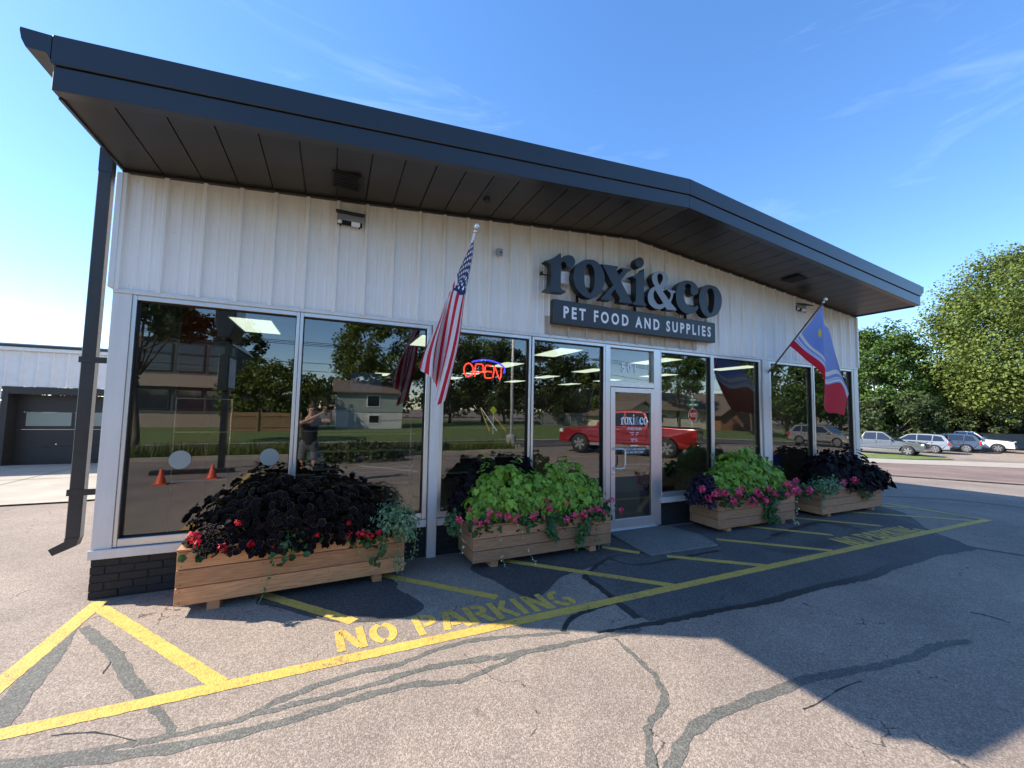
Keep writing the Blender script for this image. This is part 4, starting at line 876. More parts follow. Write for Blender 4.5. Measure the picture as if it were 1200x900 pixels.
geranium('pink geranium in the middle of the planter right of the door', (7.9, -.6), [HP(857, 587, -.68, .075), HP(864, 577, -.68, .08), HP(868, 573, -.66, .05), HP(879, 587, -.68, .08), HP(886, 577, -.68, .08)], M['pink'], .26)
geranium('pink geranium toward the right of the planter right of the door', (8.45, -.6), [HP(894, 586, -.68, .07), HP(905, 578, -.66, .06), HP(898, 572, -.66, .05), HP(920, 579, -.68, .06), HP(928, 575, -.68, .07), HP(921, 567, -.66, .075)], M['pink'], .26)
geranium('pink geranium leaning into the gap before the farthest planter', (9.2, -.58), [HP(930, 563, -.6, .05), HP(932, 574, -.6, .07), HP(945, 574, -.6, .08)], M['pink'], .2)
geranium('pair of pink blooms in front of the black vine of the farthest planter', (10.7, -.58), [HP(985, 566, -.64, .075), HP(998, 562, -.64, .075)], M['pink'], .2)

def trailing(label, pts, n, leafkind, size, mats, name='ivy', spread=.012, stemr=.003, parts=True):
    C_ = curve_pts(pts, 6); t = thing(name, label, 'trailing plant', tuple(pts[0])); b = MB(); b.tube(C_, stemr, 5); b.build('vine_stem', mats[0] if mats[0] is M['blackleaf'] else M['stem'], t)
    k = rng.integers(0, len(C_), n); P = np.array([C_[i][:] for i in k]) + rng.normal(size=(n, 3)) * spread; P[:, 1] = np.minimum(P[:, 1], pts[0][1] + .0)
    Mx = frames(rng.normal(size=(n, 3)) * .4 + np.array([0, -1, .2]), rng.normal(size=(n, 3)) * .8 + np.array([0, 0, -.7]), size * (.6 + .7 * rng.random(n)))
    if parts and n <= 60: leaf_objects(leafkind, P, Mx, mats, t, ORG[t])
    else: scatter('leaves', leafkind, P, Mx, mats, t)
fp = lambda u, v, y=-.66: fac(u, v, y)
trailing('thin green ivy runner hanging to the ground from the middle of the first planter', [fp(345, 628, -.62), fp(328, 640), fp(322, 650), fp(316, 672), fp(310, 692), fp(303, 707, -.70)], 11, 'heart', .038, [M['greenleaf']])
trailing('short ivy tuft on the front rim of the first planter', [fp(347, 625, -.62), fp(340, 630), fp(335, 640)], 22, 'heart', .035, [M['greenleaf']], spread=.03)
trailing('green ivy spilling down the front of the first planter under the grey plant', [fp(450, 622, -.6), fp(449, 636), fp(447, 650), fp(437, 656)], 55, 'lobed', .036, [M['greenleaf']], spread=.022)
trailing('fine leafy trailer over the right end of the first planter', [fp(468, 630, -.56), fp(465, 648, -.60), fp(467, 660, -.6), fp(466, 672, -.6)], 60, 'oval', .026, [M['greyleaf']], spread=.03)
trailing('pale looping stem hanging on the first planter near its right end', [fp(418, 632, -.62), fp(422, 650), fp(432, 656), fp(444, 652)], 14, 'oval', .02, [M['greyleaf']], spread=.01)
trailing('wispy trailer hanging free beside the first pilaster', [fp(485, 605, -.5), fp(488, 620, -.52), fp(486, 640, -.52), fp(484, 650, -.52)], 45, 'oval', .022, [M['greyleaf']], spread=.03)
trailing('first white flecked string of leaves down the planter left of the door', [fp(587, 608, -.63), fp(586, 625), fp(587, 648), fp(592, 662), fp(597, 668, -.70)], 22, 'oval', .02, [M['paleleaf']], spread=.010, name='string_plant', stemr=.002)
trailing('second white flecked string, slanting right down to the ground', [fp(607, 612, -.63), fp(612, 628), fp(618, 645), fp(626, 657), fp(630, 660, -.70)], 20, 'oval', .02, [M['paleleaf']], spread=.010, name='string_plant', stemr=.002)
trailing('white flecked string at the left corner of the planter left of the door', [fp(541, 608, -.60), fp(541, 630, -.62), fp(544, 636, -.62), fp(539, 650, -.62)], 14, 'oval', .02, [M['paleleaf']], spread=.008, name='string_plant', stemr=.002)
trailing('dark green ivy bunch hanging mid front of the planter left of the door', [fp(645, 598, -.60), fp(646, 612), fp(647, 622), fp(650, 630)], 110, 'heart', .048, [M['greenleaf']], spread=.032)
trailing('green ivy bunch hanging under the right lime vine', [fp(688, 604, -.60), fp(685, 615), fp(683, 625), fp(680, 633)], 110, 'heart', .045, [M['greenleaf']], spread=.032)
trailing('thin green trailer at the door end of the planter left of the door', [fp(700, 605, -.60), fp(700, 620), fp(701, 640, -.64)], 26, 'oval', .03, [M['greenleaf']], spread=.015)
trailing('dark green ivy bunch hanging on the planter right of the door', [fp(905, 583, -.64), fp(903, 592), fp(901, 600), fp(903, 607)], 120, 'heart', .07, [M['greenleaf']], spread=.045)
trailing('green ivy on the rim in front of the black vine', [fp(1004, 568, -.62), fp(1010, 573), fp(1016, 579), fp(1026, 580)], 60, 'heart', .06, [M['greenleaf']], spread=.04)
trailing('grey green strands down the left end of the farthest planter', [fp(968, 575, -.62), fp(965, 585, -.66), fp(962, 596, -.68)], 60, 'oval', .03, [M['greyleaf']], spread=.02)
trailing('white flecked string at the right corner of the third planter', [fp(933, 583, -.66), fp(934, 600, -.67), fp(931, 610, -.70), fp(936, 613, -.74)], 22, 'oval', .03, [M['paleleaf']], spread=.014, name='string_plant', stemr=.002)
trailing('leafy green ivy tuft at the left end of the planter left of the door', [fp(533, 604, -.5), fp(530, 614, -.5), fp(532, 624, -.5)], 58, 'heart', .055, [M['greenleaf']], spread=.03)

# ------------------------------------------------------------ flags and wall fittings
def cubic_grid(G, ns, nt_):
    """Catmull-Rom surface over a control grid [t][s] -> (nt+1, ns+1, 3)"""
    G = np.array(G, float); nt0, ns0 = G.shape[:2]
    def cr(A, m):
        n = len(A); o = []
        for i in range(m + 1):
            f = i / m * (n - 1); k = min(int(f), n - 2); t = f - k; p0, p1, p2, p3 = A[max(k - 1, 0)], A[k], A[k + 1], A[min(k + 2, n - 1)]
            o.append(.5 * (2 * p1 + (p2 - p0) * t + (2 * p0 - 5 * p1 + 4 * p2 - p3) * t * t + (3 * p1 - p0 - 3 * p2 + p3) * t ** 3))
        return np.array(o)
    return np.swapaxes(cr(np.swapaxes(cr(G, nt_), 0, 1), ns), 0, 1)
def flag(name, label, base, tip, grid, ns, nt_, colour, mats, fold, group, stars=None):
    t = thing(name, label, 'flag', base, group); b = MB(); B0, T0 = Vector(base), Vector(tip)
    polem = M['whitealu'] if name == 'national_flag' else M['redwood']
    b.tube([B0, T0], .013, 8); b.build('flagpole', polem, t, True)
    b = MB(); b.tube([B0 + Vector((0, .05, -.03)), B0 + (T0 - B0) * .10], .022, 8); b.box(B0.x - .03, B0.x + .03, B0.y + .035, B0.y + .055, B0.z - .09, B0.z + .06); b.build('pole_bracket', M['chrome'], t)
    b = MB(); d = (T0 - B0).normalized()
    for r_, q in ((.020, .0), (.030, .05)): 
        c = T0 + d * q; b.lathe([(r_ * math.sin(R(a)) + 1e-4, -r_ * math.cos(R(a))) for a in range(0, 181, 30)], tuple(c), 12)
    b.build('finial', M['whitepole'], t, True)
    Gp = cubic_grid(grid, ns, nt_)
    tt = np.linspace(0, 1, nt_ + 1)[:, None]; ss = np.linspace(0, 1, ns + 1)[None, :]
    Gp[:, :, 1] += fold(ss, tt)
    idx = np.arange((nt_ + 1) * (ns + 1)).reshape(nt_ + 1, ns + 1); F = np.stack([idx[:-1, :-1], idx[:-1, 1:], idx[1:, 1:], idx[1:, :-1]], -1).reshape(-1, 4)
    mi = np.array([[colour((j + .5) / ns, (i + .5) / nt_) for j in range(ns)] for i in range(nt_)]).ravel()
    np_mesh('cloth', Gp.reshape(-1, 3), F, mats, t, mi, smooth=True)
    if stars:
        V = []; FF = []
        def S_(s_, t_):
            a = min(max(t_, 0), .999) * nt_; c = min(max(s_, 0), .999) * ns; i, j = int(a), int(c); fa, fc = a - i, c - j
            return (Gp[i, j] * (1 - fa) * (1 - fc) + Gp[i + 1, j] * fa * (1 - fc) + Gp[i, j + 1] * (1 - fa) * fc + Gp[i + 1, j + 1] * fa * fc)
        for off in (-.004, .004):
            for poly in stars:
                k = len(V); c = np.mean(poly, 0); V.append(S_(*c) + [0, off, 0]); n = len(poly)
                for q in poly: V.append(S_(*q) + [0, off, 0])
                FF += [(k, k + 1 + i, k + 1 + (i + 1) % n) for i in range(n)]
        np_mesh('emblem' if name != 'national_flag' else 'stars', V, np.array(FF), [M['white'] if name == 'national_flag' else M['yellow']], t, kind='stuff')
    return t
def GP(rows): return [[fac(u, v, y) for (u, v, y) in r] for r in rows]
us = GP([[(555, 279, -1.15), (547, 297, -1.05), (537, 319, -.88), (529, 338, -.75), (522, 354, -.62)],
         [(554, 300, -1.14), (549, 314, -1.08), (537, 331, -.95), (527, 348, -.84), (517, 368, -.72)],
         [(545, 350, -1.12), (540, 352, -1.16), (529, 345, -1.02), (521, 362, -.98), (509, 386, -.82)],
         [(539, 400, -1.10), (529, 408, -1.22), (518, 402, -1.00), (507, 408, -1.10), (498, 410, -.90)],
         [(524, 466, -1.08), (512, 474, -1.24), (511, 452, -1.02), (503, 441, -1.14), (490, 431, -.96)]])
def us_col(s_, t_):
    if s_ < 7 / 13 and t_ < .46: return 2
    return 0 if int(s_ * 13) % 2 == 0 else 1
stars_ = []
for r_ in range(9):
    for c_ in range(6 if r_ % 2 == 0 else 5):
        cs = (r_ + 1) / 10 * 7 / 13; ct = (c_ * 2 + (1 if r_ % 2 == 0 else 2)) / 12 * .46
        stars_.append([(cs + (.031 if k % 2 == 0 else .013) * math.cos(R(k * 36)), ct + (.023 if k % 2 == 0 else .010) * math.sin(R(k * 36))) for k in range(10)])
flag('national_flag', 'stars and stripes flag drooping from a pole on the first pilaster', (3.03, -.06, 2.40), tuple(fac(557, 271, -1.20)), us, 52, 60, us_col, [M['flagred'], M['flagwhite'], M['flagblue']],
     lambda s_, t_: .035 * np.sin(s_ * 21 + t_ * 2) * t_ + .015 * np.sin(s_ * 44) * t_, 'flags on the shop front', stars_)
city = GP([[(964, 357, -.97), (951, 376, -.84), (937, 394, -.70), (932, 399, -.65), (925, 405, -.60)],
           [(964, 364, -.96), (957, 390, -.90), (947, 408, -.80), (943, 412, -.78), (941, 421, -.76)],
           [(965, 370, -.95), (965, 400, -.98), (965, 424, -.96), (965.5, 430, -.96), (966, 443, -.94)],
           [(966, 380, -.93), (967, 410, -.90), (968, 442, -.86), (969, 450, -.86), (969, 480, -.84)],
           [(970, 384, -.90), (977, 412, -.86), (984, 440, -.80), (985, 449, -.80), (978, 484, -.78)],
           [(973, 391, -.86), (985, 436, -.80), (993, 459, -.74), (991, 467, -.74), (988, 487, -.72)]])
def city_col(s_, t_):
    if s_ > .75: return 0
    for a, c in ((.43, .485), (.54, .595), (.66, .73)):
        if a < s_ < c: return 1
    return 2
sun_ = [[(.22 + (.055 if k % 2 == 0 else .035) * math.cos(R(k * 22.5)), .27 + (.055 if k % 2 == 0 else .035) * math.sin(R(k * 22.5))) for k in range(16)], [(.20 + .05 * math.cos(R(k * 30)), .93 + .06 * math.sin(R(k * 30))) for k in range(12)]]
flag('city_flag', 'sky blue and crimson flag with white lines hanging by the second pilaster', (9.20, -.06, 2.55), tuple(fac(965, 354, -1.0)), city, 120, 50, city_col, [M['flagred'], M['flagwhite'], M['cityblue']],
     lambda s_, t_: .03 * np.sin(t_ * 9 + s_ * 3) * s_, 'flags on the shop front', sun_)

def floodlight(label, x0, x1, zc, roofend):
    t = thing('floodlight', label, 'light', ((x0 + x1) / 2, 0, zc), 'twin head floodlights under the overhang'); w_ = x1 - x0
    b = MB(); b.box(x0 + .02, x1 - .02, -.055, -.031, zc - .06, zc + .03); b.build('mounting_plate', M['black'], t)
    b = MB(); b.prism([(x0, -.05, zc + .075), (x0, -.05, zc + .06), (x0, -.20, zc + .02), (x0, -.20, zc + .035)], (w_, 0, 0)); o = b.build('lamp_head', M['black'], t); set_bevel(o, .005)
    b = MB(); b.box(x0 + .015, x1 - .015, -.062, -.0555, zc - .012, zc + .055); b.build('reflector', M['greyletter'], o)
    b = MB(); b.box(x0 + .165, x1 - .045, -.075, -.0555, zc - .068, zc - .02); b.build('lamp_lens', M['white'], t)
    b = MB(); b.lathe([(.026, 0), (.022, -.02), (.01, -.028)], (x0 + .045, -.0555, zc - .035), 14, 'y'); b.build('sensor', M['whitealu'], t)
    b = MB()
    for x in (x0 + .05, x1 - .05): b.tube([(x, -.05, zc - .05), (x, -.07, zc - .085)], .010, 6)
    b.build('adjuster', M['black'], t)
floodlight('black twin floodlight on the wall above the first two windows', 1.83, 2.13, 3.845, 0)
floodlight('black twin floodlight on the wall left of the blue flag tip', 10.05, 10.36, 3.86, 0)
t = thing('wall_sensor', 'small grey box on the white wall between flag and sign', 'sensor', (3.81, -.03, 3.81)); b = MB(); b.box(3.765, 3.845, -.075, -.031, 3.765, 3.855); o = b.build('housing', M['greyletter'], t); set_bevel(o, .008)
b = MB(); b.lathe([(.012, 0), (.012, -.006)], (3.815, -.0755, 3.80), 10, 'y'); b.build('lens', M['black'], t)

# ------------------------------------------------------------ things inside the shop
def rack(label, x0, x1, y, ztop):
    t = thing('display_rack', label, 'rack', ((x0 + x1) / 2, y, .02)); b = MB()
    for x in (x0, x1): b.tube([(x, y, .02), (x, y, ztop)], .011, 6)
    b.build('posts', M['chrome'], t)
    for zz in (.95, 1.45, ztop): b = MB(); b.tube([(x0, y, zz), (x1, y, zz)], .008, 6); b.build('rail', M['chrome'], t)
rack('wire display rack standing behind the first pane', .42, .90, .35, 1.80); rack('wide wire display rack with posters behind the second pane', 1.50, 2.82, .40, 1.72)
M['posterA'] = material('brown poster', (.20, .10, .06), .6, var=.3, scale=9); M['posterB'] = material('pale poster', (.42, .42, .42), .6, var=.25, scale=7, col2=(.25, .3, .36)); M['posterC'] = material('blue banner', (.05, .12, .32), .6, var=.4, scale=14, col2=(.18, .28, .42)); M['posterD'] = material('dark poster', (.03, .03, .04), .6)
k_ = 0
for (u0, v0, u1, v1, mm, lb) in ((362, 465, 384, 479, 'posterA', 'brown poster hung top left on the wide rack'), (384, 465, 404, 479, 'posterD', 'dark brown poster hung second from left on the rack'), (364, 482, 383, 500, 'posterB', 'pale blue poster hung below the brown one'), (387, 480, 408, 500, 'posterB', 'pale pink poster hung beside the pale blue one'),
                                 (360, 508, 373, 527, 'posterD', 'black poster low on the rack by the mullion'), (359, 530, 379, 548, 'posterB', 'pale poster lowest on the rack by the mullion'), (411, 436, 447, 459, 'posterC', 'blue banner hung high behind the second pane'), (466, 480, 482, 500, 'posterA', 'brown card at the right end of the rack')):
    a = fac(u0, v0, .37); c = fac(u1, v1, .37); b = MB(); b.box(a[0], c[0], .368, .374, c[2], a[2]); o = b.build('poster', M[mm]); tag(o, lb, 'poster')
t = thing('red_banner', 'tall dark red banner just inside the left end of the shop', 'banner', (.36, .9, .02)); b = MB(); b.box(.28, .60, .85, .88, .25, 2.9); b.build('cloth', material('dark red cloth', (.25, .012, .012), .7), t); b = MB(); b.tube([(.44, .9, .02), (.44, .9, .3)], .02, 8); b.lathe([(.16, .012), (.16, .03)], (.44, .9, 0), 16); b.build('stand', M['black'], t)
M['pot'] = material('dark red glazed pot', (.20, .01, .015), .3)
t = thing('plant_pot', 'dark red pot inside the window right of the door', 'pot', (6.95, .45, .012)); b = MB(); b.lathe([(.20, .0), (.26, .10), (.28, .40), (.30, .50), (.26, .50)], (6.95, .45, .06), 24); b.build('pot', M['pot'], t, True)
P, N = mound_pts(300, (6.95, .5, .75), (.34, .26, .38)); scatter('leaves', 'oval', P, frames(N + rng.normal(size=N.shape) * .5, N + rng.normal(size=N.shape) * .5, np.full(len(P), .09)), [M['greenleaf']], t)
t = thing('blue_barrel', 'deep blue tub standing behind the window above the farthest planter', 'tub', (9.75, .4, .012)); b = MB(); b.lathe([(.22, 0), (.26, .35), (.27, .75), (.25, .78), (.24, .95), (.1, 1.0)], (9.75, .42, .013), 20); b.build('tub', material('deep blue plastic', (.012, .02, .22), .4), t, True)
def shelf(label, x, y, w_, h_):
    t = thing('store_shelf', label, 'shelf', (x, y, .012)); b = MB(); b.box(x, x + w_, y + .2, y + .22, .012, h_); b.build('back_panel', M['inwall'], t)
    for k in range(4): b = MB(); b.box(x, x + w_, y, y + .2, .1 + k * h_ / 4.2, .12 + k * h_ / 4.2); b.build('shelf_board', M['whitealu'], t)
shelf('dim product shelf seen behind the second pane', 1.6, 4.2, 2.0, 1.5); shelf('dim product shelf seen behind the fourth pane', 4.6, 5.2, 2.2, 1.6); shelf('dim product shelf seen behind the glass right of the door', 8.0, 4.6, 2.4, 1.6)

# ------------------------------------------------------------ trees and planting
def leafmat(name, lo, hi, tr=.25):
    m = bpy.data.materials.new(name); m.use_nodes = True; n = m.node_tree; b = n.nodes['Principled BSDF']; l = n.links.new
    g = n.nodes.new('ShaderNodeNewGeometry'); a = n.nodes.new('ShaderNodeTexNoise'); a.inputs['Scale'].default_value = .7; a.inputs['Detail'].default_value = 3; l(g.outputs['Position'], a.inputs[0])
    ad = n.nodes.new('ShaderNodeMath'); ad.operation = 'MULTIPLY_ADD'; ad.inputs[1].default_value = .36; l(g.outputs['Random Per Island'], ad.inputs[0]); 
    sb = n.nodes.new('ShaderNodeMath'); sb.operation = 'MULTIPLY'; sb.inputs[1].default_value = .68; l(a.outputs[0], sb.inputs[0]); l(sb.outputs[0], ad.inputs[2])
    r = n.nodes.new('ShaderNodeValToRGB'); r.color_ramp.elements[0].position = .15; r.color_ramp.elements[1].position = .8; r.color_ramp.elements[0].color = (*lo, 1); r.color_ramp.elements[1].color = (*hi, 1); l(ad.outputs[0], r.inputs[0])
    l(r.outputs[0], b.inputs['Base Color']); b.inputs['Roughness'].default_value = .6; b.inputs['Specular IOR Level'].default_value = .3
    o = n.nodes['Material Output']; t = n.nodes.new('ShaderNodeBsdfTranslucent'); l(r.outputs[0], t.inputs[0]); mx = n.nodes.new('ShaderNodeMixShader'); mx.inputs[0].default_value = tr
    l(b.outputs[0], mx.inputs[1]); l(t.outputs[0], mx.inputs[2]); l(mx.outputs[0], o.inputs[0]); return m
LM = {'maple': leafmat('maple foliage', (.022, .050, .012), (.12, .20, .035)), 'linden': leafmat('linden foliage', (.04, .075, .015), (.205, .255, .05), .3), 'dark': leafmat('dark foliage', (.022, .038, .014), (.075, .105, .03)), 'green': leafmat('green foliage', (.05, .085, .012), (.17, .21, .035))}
TG = 'trees around the shop car park'
def leafcloud(cents, rads, n, size, flat=.4):
    k = rng.integers(0, len(cents), n); v = rng.normal(size=(n, 3)); v /= np.linalg.norm(v, axis=1, keepdims=True)
    P = cents[k] + v * rads[k][:, None] * (rng.random((n, 1)) ** .45) * np.array([1, 1, .8])
    N = v * .6 + rng.normal(size=(n, 3)) * .55 + np.array([0, 0, flat]); T = rng.normal(size=(n, 3)); Mx = frames(N, T, size * (.6 + .8 * rng.random(n)))
    tpl = np.array([(0, -.55, 0), (.42, 0, -.10), (0, .55, 0), (-.42, 0, -.10)])
    V = np.einsum('nij,vj->nvi', Mx, tpl) + P[:, None]; F = np.array([0, 1, 2, 3])[None] + (np.arange(n) * 4)[:, None]
    return V.reshape(-1, 3), F
def tree(label, c, r, lm, n=9000, leaf=.28, clumps=90, name='tree', zlo=.8, group=TG, base=None, low=-.75):
    c = np.array(c, float); r = np.array(r, float); gz = float(terrain(c[0], c[1])); t = thing(name, label, 'tree', (c[0], c[1], gz), group)
    v = rng.normal(size=(clumps * 3, 3)); v /= np.linalg.norm(v, axis=1, keepdims=True); v = v[v[:, 2] > low][:clumps]
    rr = .50 + .50 * rng.random(len(v)) ** .45; sc = np.where(v[:, 2:] < 0, np.array([[1, 1, zlo]]), np.ones((1, 3)))
    C_ = c + v * r * rr[:, None] * sc; rad = (.14 + .15 * rng.random(len(v))) * r.mean()
    C_[:, 2] = np.maximum(C_[:, 2], gz + .5)
    V, F = leafcloud(C_, rad, n, leaf); np_mesh('crown', V, F, LM[lm], t)
    b = MB(); top = c[2] - .1 * r[2]; tr_ = max(.12, r[0] * .045)
    b.tube([(c[0], c[1], gz - .3), (c[0] + .05, c[1], gz + .5), (c[0] + random.uniform(-.2, .2), c[1], (gz + top) / 2), (c[0], c[1], top)], [tr_ * 1.5, tr_, tr_ * .85, tr_ * .4], 9)
    for _ in range(9):
        q = C_[rng.integers(0, len(C_))]; z0 = gz + (top - gz) * random.uniform(.35, .9); s0 = Vector((c[0], c[1], z0)); e = Vector(q); b.tube([s0, s0.lerp(e, .5) + Vector((0, 0, -.05 * r[2])), e], [tr_ * .45, tr_ * .28, tr_ * .1], 6)
    b.build('trunk', M['bark'], t, True); return t
# seen directly, right of the shop
tree('dark green maple rising right behind the shop corner', dep(1036, 462, 47), (4.2, 4.2, 8.2), 'maple', 36000, .25, 170, low=-.95, zlo=.75)
tree('huge yellow green linden at the right edge, the tallest tree', dep(1218, 432, 41), (8.4, 8.4, 12.6), 'linden', 120000, .23, 520, zlo=.42)
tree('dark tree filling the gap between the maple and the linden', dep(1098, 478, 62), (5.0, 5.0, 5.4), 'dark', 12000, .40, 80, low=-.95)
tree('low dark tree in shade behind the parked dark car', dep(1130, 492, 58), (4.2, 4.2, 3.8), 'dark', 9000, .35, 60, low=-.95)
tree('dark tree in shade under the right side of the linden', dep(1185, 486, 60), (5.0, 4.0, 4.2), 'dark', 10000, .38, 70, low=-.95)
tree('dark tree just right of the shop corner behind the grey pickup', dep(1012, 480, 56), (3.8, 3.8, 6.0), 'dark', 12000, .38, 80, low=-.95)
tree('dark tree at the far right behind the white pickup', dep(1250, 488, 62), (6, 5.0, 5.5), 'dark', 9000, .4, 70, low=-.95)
tree('low dark tree added as shade between the maple trunk and the grey pickup', dep(1052, 494, 43), (5.0, 3.5, 2.9), 'dark', 12000, .28, 80, low=-.95)  # added dark tree, stands in for the deep shade under the maple
# seen mirrored in the panes
md = lambda u, v, t: dep(u, v, t, True)
tree('round mid green tree behind the wooden fence, mirrored in the first pane', md(320, 466, 36), (3.9, 3.6, 3.5), 'green', 12000, .22, 130, low=-.9)
tree('slim dark tree mirrored behind the pylon sign', md(288, 428, 52), (2.2, 2.2, 5.4), 'dark', 6000, .3, 60, low=-.95)
tree('dark tree mirrored at the top left corner of the first pane', md(168, 372, 19), (2.6, 2.2, 1.7), 'dark', 6000, .2, 60)
tree('dark tree mirrored between the pylon sign and the office block', md(228, 425, 44), (3.2, 3, 5.0), 'dark', 7000, .3, 70, low=-.95)
tree('broad bright tree over the grey house, mirrored in the second pane', md(450, 416, 46), (5.3, 5.0, 4.7), 'green', 15000, .26, 130)
tree('tall tree mirrored at the left of the third pane', md(528, 446, 60), (5.0, 5.0, 6.6), 'dark', 9000, .34, 80, low=-.95)
tree('tall dense tree mirrored behind the OPEN sign', md(566, 444, 64), (5.4, 5.0, 7.6), 'green', 10000, .36, 90, low=-.95)
tree('tall dark tree mirrored left of the light pole', md(592, 450, 60), (4.2, 4.0, 6.0), 'dark', 8000, .34, 80, low=-.95)
tree('ragged dark tree mirrored at the left of the fourth pane', md(640, 452, 60), (5.0, 4.6, 6.4), 'dark', 9000, .34, 80, low=-.95)
tree('dark tree mirrored in the middle of the fourth pane', md(668, 458, 64), (4.6, 4.4, 6.2), 'dark', 9000, .34, 80, low=-.95)
tree('green tree mirrored by the utility pole', md(692, 462, 62), (3.6, 3.6, 4.6), 'green', 8000, .3, 70, low=-.95)
tree('tree over the church roof, mirrored right of the house number', md(795, 440, 66), (4.3, 4.3, 4.4), 'maple', 9000, .3, 80)
tree('feathery tree mirrored at the right of the sixth pane', md(880, 446, 60), (3.4, 3.4, 4.6), 'maple', 8000, .28, 70)
tree('broad dark green tree mirrored in the seventh pane', md(922, 455, 48), (4.8, 4.8, 5.6), 'maple', 14000, .27, 110, low=-.9)
tree('dark tree mirrored in the last pane behind the blue flag', md(985, 456, 48), (4.6, 4.6, 5.6), 'dark', 10000, .28, 90, low=-.9)
# far woods on both sides
C_ = []; rd = []
for x in np.arange(-130, 200, 6.): C_.append((x + rng.normal() * 2, -88 + rng.normal() * 4, 3.2 + rng.random() * 2.5)); rd.append(4 + rng.random() * 2)
for y in np.arange(-70, 110, 6.): C_.append((118 + rng.normal() * 4, y, 2 + rng.random() * 2.5)); rd.append(5 + rng.random() * 3)
for x in np.arange(-150, 120, 7.): C_.append((x, 108 + rng.normal() * 4, 2 + rng.random() * 2)); rd.append(4 + rng.random() * 2)
V, F = leafcloud(np.array(C_), np.array(rd), 52000, .9); o = np_mesh('distant_wood', V, F, LM['dark']); tag(o, 'dark belt of far off trees closing the horizon all round', 'woodland', kind='stuff')
# ornamental grasses in the strip
n = 9000; X = rng.uniform(-14, 9.8, n); Y = rng.uniform(-14., -11.85, n) ; cl = np.sin(X * 2.1) * np.cos(Y * 3.3 + X) ; k = cl + rng.random(n) > .1; X, Y = X[k], Y[k]; n = len(X)
Z = terrain(X, Y); a = rng.random(n) * 6.28; h = .25 + .4 * rng.random(n); dx = np.cos(a); dy = np.sin(a); V = np.zeros((n, 3, 3))
V[:, 0] = np.stack([X - dy * .02, Y + dx * .02, Z], 1); V[:, 1] = np.stack([X + dy * .02, Y - dx * .02, Z], 1); V[:, 2] = np.stack([X + dx * .2, Y + dy * .2, Z + h], 1)
o = np_mesh('ornamental_grass', V.reshape(-1, 3), np.arange(n * 3).reshape(-1, 3), LM['green']); tag(o, 'tufts of ornamental grass in the planting strip, mirrored in the panes', 'grass', kind='stuff')
def shrub(label, u, v, r, lm='dark'):
    q = atm(u, v); t = thing('shrub', label, 'shrub', q, 'shrubs in the planting strip'); P, N = mound_pts(900, (q[0], q[1], q[2] + .1), r)
    scatter('foliage', 'oval', P, frames(N + rng.normal(size=N.shape) * .6, N + rng.normal(size=N.shape) * .4, np.full(len(P), .13)), [LM[lm]], t); b = MB(); b.tube([(q[0], q[1], q[2] - .05), (q[0], q[1], q[2] + r[2] * .7)], .03, 6); b.build('stem', M['bark'], t)
shrub('wide low dark shrub mirrored under the house in the second pane', 425, 541, (1.5, .6, .55)); shrub('low green shrub beside the wide dark one, mirrored', 385, 541, (.8, .5, .35), 'green')

